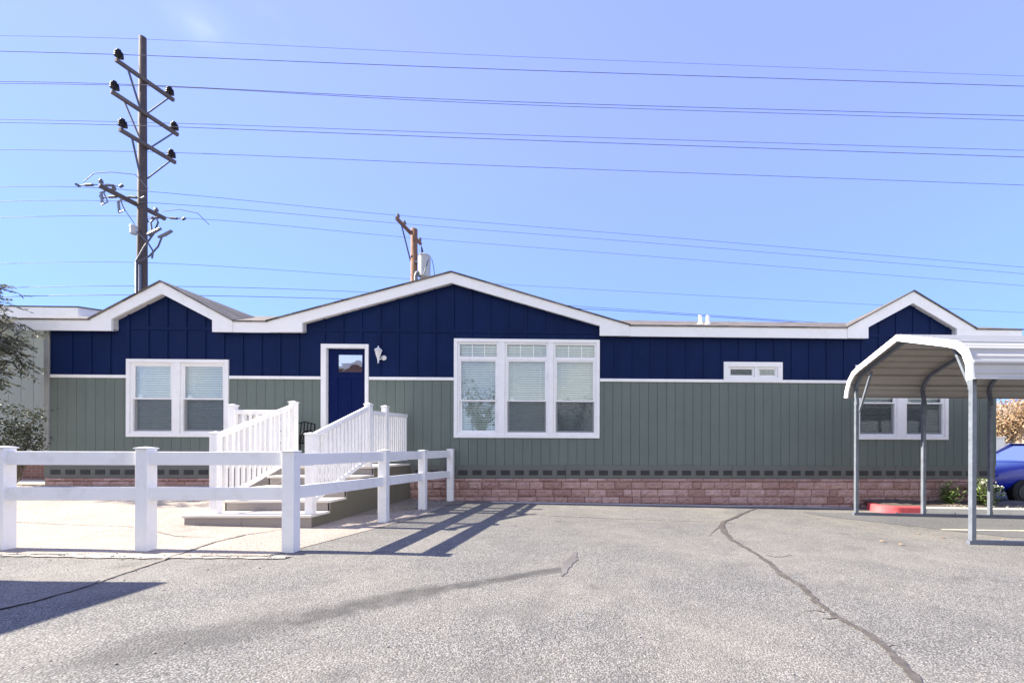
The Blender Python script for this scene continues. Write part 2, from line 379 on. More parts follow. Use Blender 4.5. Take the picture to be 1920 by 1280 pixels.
def glass(name, refl, tintc):
    m = bpy.data.materials.new(name); m.use_nodes = True; n, l = m.node_tree.nodes, m.node_tree.links
    n.remove(n['Principled BSDF'])
    tr = n.new('ShaderNodeBsdfTransparent'); tr.inputs[0].default_value = (*tintc, 1)
    gl = n.new('ShaderNodeBsdfGlossy'); gl.inputs['Roughness'].default_value = .015; gl.inputs[0].default_value = (.95, .98, 1, 1)
    no = n.new('ShaderNodeTexCoord'); nz = n.new('ShaderNodeTexNoise'); nz.inputs['Scale'].default_value = 2.2; l.new(no.outputs['Object'], nz.inputs[0])
    bp = n.new('ShaderNodeBump'); bp.inputs['Strength'].default_value = .05; bp.inputs['Distance'].default_value = .05; l.new(nz.outputs[0], bp.inputs['Height']); l.new(bp.outputs[0], gl.inputs['Normal'])
    fr = n.new('ShaderNodeLayerWeight'); fr.inputs[0].default_value = .25
    mp = n.new('ShaderNodeMapRange'); mp.inputs[3].default_value = refl; mp.inputs[4].default_value = 1.0; l.new(fr.outputs['Fresnel'], mp.inputs[0])
    mx = n.new('ShaderNodeMixShader'); l.new(mp.outputs[0], mx.inputs[0]); l.new(tr.outputs[0], mx.inputs[1]); l.new(gl.outputs[0], mx.inputs[2])
    l.new(mx.outputs[0], n['Material Output'].inputs[0]); return m
GLASS = glass('window glass', .10, (.92, .955, .945))
GLASSD = glass('reflective door glass', .62, (.4, .45, .5))
def screenm():
    m = bpy.data.materials.new('insect screen'); m.use_nodes = True; n, l = m.node_tree.nodes, m.node_tree.links
    b = n['Principled BSDF']; b.inputs['Base Color'].default_value = (.05, .065, .075, 1); b.inputs['Roughness'].default_value = .7
    tr = n.new('ShaderNodeBsdfTransparent'); mx = n.new('ShaderNodeMixShader'); mx.inputs[0].default_value = .34
    l.new(tr.outputs[0], mx.inputs[1]); l.new(b.outputs[0], mx.inputs[2]); l.new(mx.outputs[0], n['Material Output'].inputs[0]); return m
SCREEN = screenm()

# ------------------------------------------------------------------ the setting: ground and what lies on it
gm = MB(); ny = len(GYs)
gm.v = [(float(x), float(y), float(GZ[i, j])) for i, x in enumerate(GXs) for j, y in enumerate(GYs)]
gm.f = [(i * ny + j, (i + 1) * ny + j, (i + 1) * ny + j + 1, i * ny + j + 1) for i in range(len(GXs) - 1) for j in range(ny - 1)]
struct('asphalt_ground', gm, ASPH, smooth=True)
def sheet_poly(edge_lo, edge_hi, x0, x1, lift, step=.12, rows=24):
    """sheet between two Y edges (functions of x) that follows the ground"""
    mb = MB(); nx = max(2, int((x1 - x0) / step)); vs = []
    for i in range(nx + 1):
        x = x0 + (x1 - x0) * i / nx; a, b = edge_lo(x), edge_hi(x)
        for j in range(rows + 1):
            y = a + (b - a) * j / rows; vs.append((x, y, gz(x, y) + lift))
    r = rows + 1
    return mb.add(vs, [(i * r + j, (i + 1) * r + j, (i + 1) * r + j + 1, i * r + j + 1) for i in range(nx) for j in range(rows)])
def wob(x, a, b, c): return math.sin(x * 3.1 + a) * b + math.sin(x * 11.7 + a * 2) * b * .4 + math.sin(x * 29 + a) * c
pad_lo = lambda x: -5.00 + wob(x, .4, .012, .006) + (0 if x < -3.45 else (x + 3.45) * 5.2)
struct('aggregate_patio', sheet_poly(pad_lo, lambda x: .35, -16, -2.95, .005, .08, 40), PAD)
struct('sandy_strip', sheet_poly(lambda x: -2.6 + (x + 4.1) * 1.5 + wob(x, 2, .04, .02), lambda x: .02, -4.06, -2.75, .010, .05, 30), SAND)
struct('fence_footing', sheet_poly(lambda x: -5.13 + wob(x, 1, .018, .01), lambda x: -5.02 + wob(x, 4, .03, .02), -16, -3.22, .010, .04, 3), paint('worn pale concrete', (.29, .27, .24), .9, .25, 9, .5, 60))
struct('asphalt_patch', sheet_poly(lambda x: -3.35 + (.9 * max(0, (6.4 - x)) ** 1.2 if x < 6.4 else 0) + wob(x, 3, .05, .02), lambda x: -.98, 4.35, 15, .005, .1, 16), ASPH2)
struct('parking_line', sheet_poly(lambda x: -2.86, lambda x: -2.78, 5.75, 14, .010, .2, 1), YEL)
struct('wall_base_shade', sheet_poly(lambda x: -.11 + wob(x, 5, .012, .008), lambda x: -.02, -3.1, 6.0, .007, .1, 2), TAR)  # dark strip painting in the shadow line at the wall's foot
struct('concrete_apron', sheet_poly(lambda x: -.30 + wob(x, 2, .012, .006), lambda x: -.11 + wob(x, 5, .012, .008), -2.2, 5.9, .006, .1, 2), CONC)
def ribbon(pts, widths, lift, jag=.3, seed=1):
    rnd = random.Random(seed); P = [gp(*p) for p in pts]; q = []; wq = []
    for i in range(len(P) - 1):
        n = max(2, int((P[i + 1] - P[i]).length / .05))
        for k in range(n):
            t = k / n; q.append(P[i].lerp(P[i + 1], t)); wq.append(widths[i] * (1 - t) + widths[i + 1] * t)
    q.append(P[-1]); wq.append(widths[-1]); vs = []
    for i, p in enumerate(q):
        d = q[min(i + 1, len(q) - 1)] - q[max(i - 1, 0)]; d.z = 0; d.normalize(); s = Vector((-d.y, d.x, 0))
        a, b = wq[i] / 2 * (1 + rnd.uniform(-jag, jag)), wq[i] / 2 * (1 + rnd.uniform(-jag, jag))
        o = s * wq[i] * rnd.uniform(-.15, .15)
        for e in (p + o - s * a, p + o + s * b): vs.append((e.x, e.y, gz(e.x, e.y) + lift))
    return MB().add(vs, [(2 * i, 2 * i + 1, 2 * i + 3, 2 * i + 2) for i in range(len(q) - 1)])
c1 = ribbon([(1418, 953), (1392, 962), (1378, 970), (1357, 978)], [.02, .06, .07, .05], .008, .35, 2)
c2 = ribbon([(1357, 977), (1352, 984), (1357, 996), (1372, 1012), (1404, 1030), (1440, 1053), (1462, 1075), (1500, 1097), (1532, 1130), (1572, 1158), (1622, 1184), (1658, 1212), (1692, 1246), (1740, 1300)],
            [.06, .085, .075, .065, .06, .06, .06, .055, .055, .055, .055, .05, .05, .05], .006, .42, 3)
c1.add(c2.v, c2.f)
for br, sd_ in (([(1436, 1040), (1452, 1044), (1470, 1043), (1486, 1039)], 31), ([(1548, 1148), (1528, 1144), (1508, 1145)], 32), ([(1570, 1157), (1552, 1160), (1540, 1158)], 33), ([(1352, 986), (1340, 994), (1330, 1004)], 34), ([(1658, 1212), (1672, 1208), (1690, 1211)], 35)):
    cb_ = ribbon(br, [.022] + [.013] * (len(br) - 2) + [.004], .005, .6, sd_); c1.add(cb_.v, cb_.f); struct('crack_sealer', c1, TAR)
struct('crack_sealer', ribbon([(850, 959), (1000, 965), (1180, 973), (1358, 979)], [.02, .025, .02, .02], .012, .5, 4), TAR)
c3 = ribbon([(535, 992), (460, 1003), (400, 1017), (352, 1034), (290, 1055), (215, 1080), (150, 1103), (60, 1128), (-60, 1155)], [.015, .03, .035, .03, .03, .025, .03, .05, .05], .013, .5, 5)
c4 = ribbon([(290, 996), (330, 1006), (405, 1008)], [.02, .02, .015], .013, .6, 6); c3.add(c4.v, c4.f)
c5 = ribbon([(30, 979), (130, 984), (250, 988)], [.015, .012, .015], .013, .6, 8); c3.add(c5.v, c5.f)
struct('crack_sealer', c3, TAR)
struct('dried_tar_smear', ribbon([(1080, 1035), (1074, 1048), (1062, 1064), (1054, 1080)], [.04, .10, .085, .03], .005, .3, 9), paint('tar smear', (.125, .118, .11), .9, .2))
# raised bed with kerb, red end piece
kb_ = MB()
zk = lambda x: gz(x, -1.0)
def kerb(x0, x1, mb, n=8):
    prof = [(-1.0, 0), (-.975, .12), (-.95, .14), (-.84, .14)]
    vs = []
    for i in range(n + 1):
        x = x0 + (x1 - x0) * i / n; z = zk(x)
        vs += [(x, y, z + h) for y, h in prof] + [(x, -.84, z - .05), (x, -1.0, z - .05)]
    m = 6
    mb.add(vs, [(i * m + k, (i + 1) * m + k, (i + 1) * m + (k + 1) % m, i * m + (k + 1) % m) for i in range(n) for k in range(m)])
    mb.add([vs[k] for k in range(m)], [(0, 1, 2, 3, 4, 5)]); mb.add([vs[n * m + k] for k in range(m)], [(5, 4, 3, 2, 1, 0)])
kerb(6.93, 8.38, kb_); kerb(8.395, 10.2, kb_); kerb(10.215, 14, kb_); struct('kerb', kb_, CONCK)
rk = MB(); cx, cy, r0 = 6.42, -.62, .38            # straight run, then a rounded nose returning to the wall
path = [(6.92, -1.0)] + [(cx + r0 * math.cos(a), cy + r0 * math.sin(a)) for a in [R(270 - 9 * k) for k in range(11)]] + [(6.10, -.36), (6.30, -.06)]
vs = []
for i, (x, y) in enumerate(path):
    d = Vector(path[min(i + 1, len(path) - 1)]) - Vector(path[max(i - 1, 0)]); d.normalize(); nn = Vector((d.y, -d.x)) * -1
    z = gz(x, y)
    if nn.dot(Vector((7.2, -.4)) - Vector((x, y))) < 0: nn = -nn
    for off, h in ((0, -.05), (0, .0), (.02, .125), (.045, .148), (.15, .148), (.15, -.05)):
        vs.append((x + nn.x * off, y + nn.y * off, z + h))
m = 6
rk.add(vs, [(i * m + k, i * m + (k + 1) % m, (i + 1) * m + (k + 1) % m, (i + 1) * m + k) for i in range(len(path) - 1) for k in range(m)])
rk.add(vs[:6], [(0, 1, 2, 3, 4, 5)]); struct('red_kerb', rk, REDP, smooth=False)
bed = MB(); n = 40; vs = []
for i in range(n + 1):
    x = 6.2 + 7.8 * i / n
    for j in range(9):
        y = -.86 + .88 * j / 8; vs.append((x, y, gz(x, -1) + .115 + .03 * math.sin(x * 7 + j) * math.sin(j * 1.3 + x * 3) + .01 * j))
bed.add(vs, [(i * 9 + j, (i + 1) * 9 + j, (i + 1) * 9 + j + 1, i * 9 + j + 1) for i in range(n) for j in range(8)]); struct('planting_bed', bed, DIRT, smooth=True)
rnd = random.Random(4)
def pebble(mb, x, y, z, r, rnd):
    vs = []; sx, sy, sz = r * rnd.uniform(.7, 1.3), r * rnd.uniform(.7, 1.3), r * rnd.uniform(.4, .7)
    for k, (q, h) in enumerate(((.0, -1), (.8, -.5), (1, .1), (.7, .7), (.0, 1))):
        for a in range(6): vs.append((x + sx * q * math.cos(a * 1.047 + k * .3) * rnd.uniform(.8, 1.15), y + sy * q * math.sin(a * 1.047 + k * .3) * rnd.uniform(.8, 1.15), z + sz * h))
    mb.add(vs, [(k * 6 + a, k * 6 + (a + 1) % 6, (k + 1) * 6 + (a + 1) % 6, (k + 1) * 6 + a) for k in range(4) for a in range(6)])
pb = MB()
for _ in range(140): x = rnd.uniform(7.6, 11.5); pebble(pb, x, rnd.uniform(-.82, -.2), gz(x, -1) + .14, rnd.uniform(.012, .04), rnd)
for _ in range(220):
    x = rnd.uniform(-3.9, -3.05); y = rnd.uniform(-2.0, -.1); pebble(pb, x, y, gz(x, y) + .012, rnd.uniform(.006, .022), rnd)
for _ in range(90):
    x = rnd.uniform(-8, -3.2); y = -5.06 + rnd.gauss(0, .06); pebble(pb, x, y, gz(x, y) + .012, rnd.uniform(.004, .013), rnd)
for _ in range(500):
    x = rnd.uniform(-6, 6); y = rnd.uniform(-8.3, -.6); pebble(pb, x, y, gz(x, y) + .004, rnd.uniform(.003, .009), rnd)
st = struct('loose_gravel', pb, paint('mixed grit', (.30, .275, .24), .95, .35, 60, .3, 80), kind='stuff')
# dry hillside far behind the right end of the house
hm = MB(); nx_, ny_ = 60, 26; vs = []
hr = random.Random(3)
for i in range(nx_ + 1):
    for j in range(ny_ + 1):
        x = 18 + 140 * i / nx_; y = 38 + 90 * j / ny_
        h = 13 * sm(j / ny_ * 1.5) * sm(i / 8) + .8 * math.sin(x * .31 + y * .2) * math.sin(y * .27 - x * .1) * sm(j / 5) + hr.uniform(-.3, .3) * sm(j / 5) - .3
        vs.append((x, y, h))
hm.add(vs, [(i * (ny_ + 1) + j, (i + 1) * (ny_ + 1) + j, (i + 1) * (ny_ + 1) + j + 1, i * (ny_ + 1) + j + 1) for i in range(nx_) for j in range(ny_)])
def hillm():
    t = NT('dry rocky hillside'); v = t.voro(1.6, 'F1', None, 'Color'); sp = t.n.new('ShaderNodeSeparateColor'); t.l.new(v, sp.inputs[0])
    d = t.voro(1.6); a = t.mix(sp.outputs[0], (.22, .17, .13), (.52, .46, .40)); a = t.mix(t.rng(d, .4, .8, 0, .7), a, (.10, .085, .06))
    a = t.mix(t.rng(t.noise(.5, 5), .5, .65, 0, .8), a, (.36, .24, .12)); t.col(a); t.rough(.95); t.bump(d, .8, .3); return t.m
struct('hillside', hm, hillm(), smooth=True)

# ------------------------------------------------------------------ the manufactured home
XL, XR = -11.97, 9.37
H = thing('manufactured_home', 'long navy and sage green single storey home with three white-trimmed gables', 'house', (-1.3, 0, 0))
ROOF0, SLOPE, YE = 1.16 + (3.885 - 1.16) * 1.0247, .325, -.15
zmain = lambda y: ROOF0 + (y - YE) * SLOPE
KF = 1.0247          # eave line sits closer to the wall than first surveyed
fx_ = lambda x: x * KF
fz_ = lambda z: 1.16 + (z - 1.16) * KF
GABLES = [(fx_(a), fx_(b), fx_(c), fz_(h)) for a, b, c, h in ((-10.61, -9.15, -7.66, 4.70), (-6.94, -3.05, .82, 4.985), (5.65, 7.15, 8.58, 4.71))]
def ztop(x):
    z = ROOF0 - .07
    for a, b, c, h in GABLES:
        if a < x < b: z = max(z, ROOF0 + (h - ROOF0) * (x - a) / (b - a) - .07)
        elif b <= x < c: z = max(z, ROOF0 + (h - ROOF0) * (c - x) / (c - b) - .07)
    return z
OPEN = [(-10.16, -8.12, 1.47, 3.05), (-3.04, .10, 1.48, 3.57), (3.10, 4.29, 2.84, 3.09), (6.11, 8.19, 1.47, 3.05), (-5.96, -5.03, .80, 3.44)]
def boards(edges, z0, z1, y0, y1, gap):
    """siding boards between the edges, kept clear of the openings"""
    mb = MB()
    for a, b in zip(edges[:-1], edges[1:]):
        cuts = sorted({a + gap / 2, b - gap / 2} | {q for o in OPEN for q in o[:2] if a + gap / 2 < q < b - gap / 2} | {g[1] for g in GABLES if a < g[1] < b})
        for p, q in zip(cuts[:-1], cuts[1:]):
            zt = (z1, z1) if not callable(z1) else (z1(p), z1(q)); mid = (p + q) / 2
            iv = [(z0, None)]
            for o in OPEN:
                if o[0] < mid < o[1]:
                    nv = []
                    for lo, hi in iv:
                        top = min(zt) if hi is None else hi
                        if o[3] <= lo or o[2] >= top: nv.append((lo, hi)); continue
                        if o[2] > lo: nv.append((lo, o[2]))
                        if o[3] < top: nv.append((o[3], hi))
                    iv = nv
            for lo, hi in iv:
                ta, tb = (zt if hi is None else (hi, hi))
                if min(ta, tb) - lo > .004: mb.wedge(p, q, y0, y1, lo, ta, lo, tb)
    return mb
ed = [XL + .10] + list(np.arange(-11.72, XR - .12, .2032)) + [XR - .10]
part('lower_siding', boards(ed, .79, 2.71, 0, .03, .007), GREEN, H)
part('sheathing', boards([XL + .02, -6.5, -5.5, -1.5, 0.05, 3.6, 7.15, XR - .02], .50, lambda x: min(ztop(x), 2.72), .031, .06, 0), GROOVE, H)
edu = [XL + .10] + [q for g in GABLES[:2] for q in g[:3]] + [2.5, 4.2] + [q for q in GABLES[2][:3]] + [XR - .10]
part('upper_siding', boards(edu, 2.755, ztop, 0, .03, 0.0), NAVY, H)
def batten_run(x0, x1, first, step, z0, cap=None):
    x = first
    while x < x1:
        if x > x0:
            zt = min(ztop(x - .025), ztop(x + .025)) - .01; iv = [(z0, zt)]
            for o in OPEN:
                if o[0] - .12 < x < o[1] + .12:
                    iv = [(max(lo, o[3] + .09), hi) for lo, hi in iv]
            for lo, hi in iv:
                if hi - lo > .05: part('batten', MB().box(x - .025, x + .025, -.018, -.001, lo, hi), NAVY, H)
        x += step
batten_run(XL + .15, -6.25, -11.82, .4064, 2.765)
batten_run(-6.25, XR - .15, -5.97, .4064, 2.765)
for x0, x1, z in ((-10.12, -8.14, 3.80), (-6.15, .12, 3.80), (6.15, 8.12, 3.80)): part('cross_batten', MB().box(x0, x1, -.0155, -.0005, z - .035, z + .035), NAVY, H)
for x0, x1 in ((XL + .12, -10.235), (-8.03, -6.035), (-4.985, -3.105), (.175, XR - .12)): part('belt_trim', MB().box(x0, x1, -.026, .0, 2.695, 2.762), WHITE, H, bevel=.004)
ct = MB(); ct.box(XL - .02, XL + .09, -.024, .07, .80, 3.70)
part('corner_trim', ct, paint('grey corner trim', (.30, .31, .29), .6, .08), H, bevel=.004)
ct = MB(); ct.box(XR - .09, XR + .02, -.024, .07, .80, 3.70); part('corner_trim', ct, GREEN, H, bevel=.004)
# body: ends, back
for x, q in ((XL, 0), (XR - .05, 0)):
    eb = MB(); eb.prism_x([(.06, .5), (8.0, .5), (8.0, ROOF0 - .05), (4.0, zmain(4.0) - .06), (.06, zmain(.06) - .06)], x, x + .05); part('end_wall', eb, GREEN, H)
bw = MB(); bw.box(XL + .05, XR - .05, 7.95, 8.0, .0, ROOF0 - .05); part('back_wall', bw, GREEN, H)
# skirt board with vents
sk = MB(); xs = [XL + .0, -8.2, -4.4, -.6, 3.2, 7.0, XR]
for a, b in zip(xs[:-1], xs[1:]): sk.box(a + .004, b - .004, -.022, .029, .505, .80)
skirt = part('skirt_board', sk, SKIRT, H)
vent0 = None; x = XL + .14
while x < XR - .25:
    if vent0 is None:
        v = MB(); v.box(x, x + .205, -.025, -.0235, .575, .685)
        for k in range(6): v.wedge(x, x + .205, -.033, -.0255, .580 + k * .0178, .588 + k * .0178, .580 + k * .0178, .588 + k * .0178)
        vent0 = part('skirt_vent', v, VENTM, skirt); x00 = x
    else:
        c = vent0.copy(); COL.objects.link(c); c.parent = skirt; c.location = (x - x00, 0, 0)
    x += .3155
# split-face block foundation
fb = MB(); rb = random.Random(11); rows = [.50, .425, .255, .085, -.085, -.255, -.43]
for ri, (zt, zb) in enumerate(zip(rows[:-1], rows[1:])):
    x = XL + .02 - (.2 if ri % 2 else 0)
    while x < XR - .02:
        wdt = rb.choice((.39, .39, .39, .42, .30, .2)); x1 = min(x + wdt, XR - .02); xa = max(x, XL + .02)
        if x1 - xa > .04 and zt > gz((xa + x1) / 2, 0) - .06:
            nx, nz = max(3, int((x1 - xa) / .045)), (4 if zt - zb > .1 else 2); vs = []
            tilt = rb.uniform(-.012, .012); bulge = rb.uniform(.012, .03)
            for i in range(nx + 1):
                for j in range(nz + 1):
                    u, v = i / nx, j / nz; edge = min(min(u, 1 - u) * nx, min(v, 1 - v) * nz)
                    yy = -.026 - (0 if edge < .5 else bulge + rb.uniform(-.016, .016) + tilt * (u - .5) * 2)
                    vs.append((xa + .005 + (x1 - xa - .010) * u, yy, zb + .005 + (zt - zb - .010) * v))
            r = nz + 1; base = len(vs)
            fs = [(i * r + j, (i + 1) * r + j, (i + 1) * r + j + 1, i * r + j + 1) for i in range(nx) for j in range(nz)]
            ring = [i * r for i in range(nx + 1)] + [nx * r + j for j in range(1, r)] + [i * r + nz for i in range(nx - 1, -1, -1)] + [j for j in range(nz - 1, 0, -1)]
            bk = [(vs[k][0], .02, vs[k][2]) for k in ring]; m = len(ring)
            fs += [(ring[(k + 1) % m], ring[k], base + k, base + (k + 1) % m) for k in range(m)]
            fb.add(vs + bk, fs)
        x += wdt
part('foundation_wall', fb, STONE, H)
fbk = MB(); fbk.box(XL + .03, XR - .03, .0205, .0295, -.5, .50); part('mortar_bed', fbk, GROOVE, H)
# fascias
YF0, YF1 = -.13, -.10
def fas(name, pts): part(name, MB().prism_y([(fx_(x), fz_(z)) for x, z in pts], YF0 - (.012 if name == 'gable_fascia' else 0), YF1), WHITE, H)
fas('gable_fascia', [(-10.60, 3.635), (-10.17, 3.635), (-10.17, 3.885), (-9.135, 4.43), (-8.09, 3.885), (-8.09, 3.635), (-7.67, 3.635), (-7.67, 3.873), (-9.15, 4.69), (-10.60, 3.873)])
fas('gable_fascia', [(-6.93, 3.64), (-6.21, 3.65), (-6.21, 3.845), (-3.05, 4.745), (.16, 3.855), (.16, 3.64), (.81, 3.64), (.81, 3.873), (-3.05, 4.975), (-6.93, 3.873)])
fas('gable_fascia', [(5.66, 3.64), (6.13, 3.64), (6.13, 3.885), (7.14, 4.435), (8.14, 3.875), (8.14, 3.64), (8.57, 3.64), (8.57, 3.873), (7.15, 4.70), (5.66, 3.873)])
for a, b in ((-12.13, -10.603), (-7.667, -6.933), (.813, 5.657), (8.573, 9.62)): fas('eave_fascia', [(a, 3.635), (b, 3.635), (b, 3.868), (a, 3.868)])
for x in (fx_(-12.16), fx_(9.62)):
    ef = MB(); ef.prism_x([(YF0, fz_(3.635)), (4.0, zmain(4) - .25), (8.12, fz_(3.635)), (8.12, fz_(3.868)), (4.0, zmain(4) - .015), (YF0, fz_(3.868))], x, x + .03); part('rake_board', ef, WHITE, H)
so = MB()
for a, b in ((-12.13, -10.17), (-8.09, -6.21), (.16, 6.13), (8.14, 9.62)): so.box(fx_(a), fx_(b), YF1, -.0005, fz_(3.66), fz_(3.66) + .015)
for pts in ([(-10.17, 3.66), (-10.17, 3.90), (-9.135, 4.45), (-8.09, 3.90), (-8.09, 3.66)], [(-6.21, 3.66), (-6.21, 3.86), (-3.05, 4.765), (.16, 3.87), (.16, 3.66)], [(6.13, 3.66), (6.13, 3.90), (7.14, 4.455), (8.14, 3.89), (8.14, 3.66)]):
    pts = [(fx_(x), fz_(z)) for x, z in pts]
    for (xa, za), (xb, zb) in zip(pts[:-1], pts[1:]):
        n = Vector((-(zb - za), xb - xa)).normalized() * .012
        so.prism_y([(xa, za), (xb, zb), (xb + n.x, zb + n.y), (xa + n.x, za + n.y)], YF1, -.0005)
part('soffit', so, paint('soffit board', (.55, .55, .55), .7, .05), H)
# roof
rf = MB(); x0, x1 = fx_(-12.16) - .03, fx_(9.62) + .06
def slab(mb, poly, th=.03):
    n = len(poly); mb.add([p for p in poly] + [(p[0], p[1], p[2] - th) for p in poly], [tuple(range(n)), tuple(range(2 * n - 1, n - 1, -1))] + [(i, i + n, (i + 1) % n + n, (i + 1) % n) for i in range(n)])
notch = [(x0, YE, ROOF0)]
for a, b, c, h in GABLES: yb = YE + (h + .012 - ROOF0) / SLOPE; notch += [(a, YE, ROOF0), (b, yb, zmain(yb)), (c, YE, ROOF0)]
slab(rf, notch + [(x1, YE, ROOF0), (x1, 4.0, zmain(4)), (x0, 4.0, zmain(4))])
slab(rf, [(x1, 8.15, ROOF0), (x0, 8.15, ROOF0), (x0, 4.0, zmain(4)), (x1, 4.0, zmain(4))])
roof = part('roof', rf, SHINGLE, H)
for a, b, c, h in GABLES:
    h += .012; yb = YE + (h - ROOF0) / SLOPE; gr = MB(); z0 = ROOF0 + .006; y0 = YE - .022
    slab(gr, [(a - .02, y0, z0), (b, y0, h), (b, yb, h + .004)], .028); slab(gr, [(b, y0, h), (c + .02, y0, z0), (b, yb, h + .004)], .028)
    part('gable_roof', gr, SHINGLE, H)
for x, y, hh in ((2.66, .78, .24), (2.83, .70, .24)):
    pv = MB(); zz = zmain(y); pv._lathe((x, y, zz - .03), [(.075, 0), (.075, .045), (.045, .07), (.045, hh), (.036, hh), (.036, hh - .05)], 14)
    part('plumbing_vent', pv, VINYL, roof, smooth=False)
# windows
def window_trim(o, w, mull=(), sill=0):
    x0, x1, z0, z1 = o; mb = MB()
    mb.box(x0, x1, -.034, .002, z1 - w, z1); mb.box(x0, x1, -.034, .002, z0, z0 + w)
    mb.box(x0, x0 + w, -.034, .002, z0 + w, z1 - w); mb.box(x1 - w, x1, -.034, .002, z0 + w, z1 - w)
    for a, b in mull: mb.box(a, b, -.031, .002, z0 + w, z1 - w)
    part('window_trim', mb, WHITE, H, bevel=.004)
def rect_frame(mb, x0, x1, z0, z1, w, ya, yb):
    mb.box(x0, x1, ya, yb, z1 - w, z1); mb.box(x0, x1, ya, yb, z0, z0 + w); mb.box(x0, x0 + w, ya, yb, z0 + w, z1 - w); mb.box(x1 - w, x1, ya, yb, z0 + w, z1 - w)
def blind(par, x0, x1, z0, z1, y, tilt=.95, pitch=.052, drop=0):
    mb = MB(); z = z1 - .05; mb.box(x0, x1, y - .02, y + .02, z1 - .035, z1)
    rb2 = random.Random(int(x0 * 100))
    while z > z0 + drop:
        c, s = math.cos(tilt) * .026, math.sin(tilt) * .026; zz = z + rb2.uniform(-.0012, .0012)
        mb.add([(x0, y - c, zz - s), (x1, y - c, zz - s), (x1, y + c, zz + s), (x0, y + c, zz + s), (x0, y - c, zz - s + .002), (x1, y - c, zz - s + .002), (x1, y + c, zz + s + .002), (x0, y + c, zz + s + .002)],
               [(0, 3, 2, 1), (4, 5, 6, 7), (0, 1, 5, 4), (2, 3, 7, 6)]); z -= pitch
    for q in (.16, .84): xx = x0 + (x1 - x0) * q; mb.box(xx - .004, xx + .004, y - .028, y - .026, z, z1 - .03)
    mb.box(x0, x1, y - .015, y + .015, z - .01, z + .01)
    part('blind', mb, BLIND, par)
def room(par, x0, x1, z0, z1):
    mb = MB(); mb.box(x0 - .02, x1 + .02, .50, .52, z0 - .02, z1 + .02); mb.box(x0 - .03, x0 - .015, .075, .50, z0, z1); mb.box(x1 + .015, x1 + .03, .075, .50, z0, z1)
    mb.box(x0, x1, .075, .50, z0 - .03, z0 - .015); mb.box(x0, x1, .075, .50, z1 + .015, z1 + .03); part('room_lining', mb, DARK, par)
def pane(par, x0, x1, z0, z1, y, mat=None): part('pane', MB().box(x0, x1, y, y + .004, z0, z1), mat or GLASS, par)
def hung(x0, x1, z0, z1, zm, transom=None, screen=True):
    """single-hung window; x0..z1 is the outer edge of its white frame, zm the meeting rail"""
    fr = MB(); rect_frame(fr, x0, x1, z0, z1, .045, -.004, .072)
    zt = z1
    if transom: fr.box(x0 + .045, x1 - .045, -.002, .070, transom, transom + .075); zt = transom + .045
    W = part('window', fr, VINYL, H, bevel=.003)
    us = MB(); top = (transom if transom else z1 - .045)
    rect_frame(us, x0 + .046, x1 - .046, zm, top - .001, .03, .008, .045)
    part('sash', us, VINYL, W)
    pane(W, x0 + .07, x1 - .07, zm + .02, top - .02, .026)
    ls = MB(); rect_frame(ls, x0 + .046, x1 - .046, z0 + .046, zm + .035, .045, .026 + .020, .070); part('sash', ls, VINYL, W)
    pane(W, x0 + .08, x1 - .08, z0 + .08, zm - .005, .056)
    if screen: part('insect_screen', MB().box(x0 + .06, x1 - .06, .022, .024, z0 + .06, zm - .001), SCREEN, W)
    lk = MB(); lk.box(x0 + .10, x0 + .19, .0605, .075, zm + .035, zm + .10); part('sash_lock', lk, VINYL, W)
    if transom:
        pane(W, x0 + .04, x1 - .04, transom + .07, z1 - .04, .03)
        a, b = x0 + .045, x1 - .045
        for q in (1 / 3, 2 / 3): part('muntin', MB().box(a + (b - a) * q - .009, a + (b - a) * q + .009, .022, .029, transom + .075, z1 - .045), VINYL, W)
    blind(W, x0 + .05, x1 - .05, z0 + .06, z1 - .05, .125)
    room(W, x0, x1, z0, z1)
window_trim((-10.23, -8.04, 1.405, 3.115), .075, [(-9.235, -9.085)])
hung(-10.155, -9.236, 1.48, 3.04, 2.235); hung(-9.084, -8.115, 1.48, 3.04, 2.235)
window_trim((-3.10, .17, 1.41, 3.635), .075, [(-2.105, -1.965), (-.99, -.875)])
for a, b in ((-3.025, -2.106), (-1.964, -.991), (-.874, .095)): hung(a, b, 1.485, 3.56, 2.235, 3.165, a > -3)
def slider(x0, x1, z0, z1, right_white=False, dark=False):
    fr = MB(); rect_frame(fr, x0, x1, z0, z1, .035, -.004, .072); W = part('window', fr, VINYL, H, bevel=.003)
    sh = MB(); rect_frame(sh, x0 + .036, x1 - .036, z0 + .036, z1 - .036, .022, .01, .05); part('sash', sh, VINYL, W)
    pane(W, x0 + .05, x1 - .05, z0 + .05, z1 - .05, .03)
    if right_white:
        ba = MB(); ba.box(x0 + .058, x0 + .115, .085, .095, z0 + .05, z1 - .06); part('blind', ba, BLIND, W)
    if dark:
        sc = MB(); sc.box(x0 + .056, x1 - .056, .005, .007, z0 + .056, z1 - .056); part('insect_screen', sc, SCREEN, W)
    if not right_white: blind(W, x0 + .045, x1 - .045, z0 + .05, z1 - .04, .125, .95)
    room(W, x0, x1, z0, z1)
window_trim((3.0, 4.36, 2.70, 3.165), .11, [(3.715, 3.765)])
slider(3.111, 3.714, 2.811, 3.055, dark=True); slider(3.766, 4.249, 2.811, 3.055, right_white=True)
window_trim((6.06, 8.25, 1.405, 3.115), .075, [(7.045, 7.235)])
hung(6.136, 7.044, 1.48, 3.04, 2.235); hung(7.236, 8.174, 1.48, 3.04, 2.235)
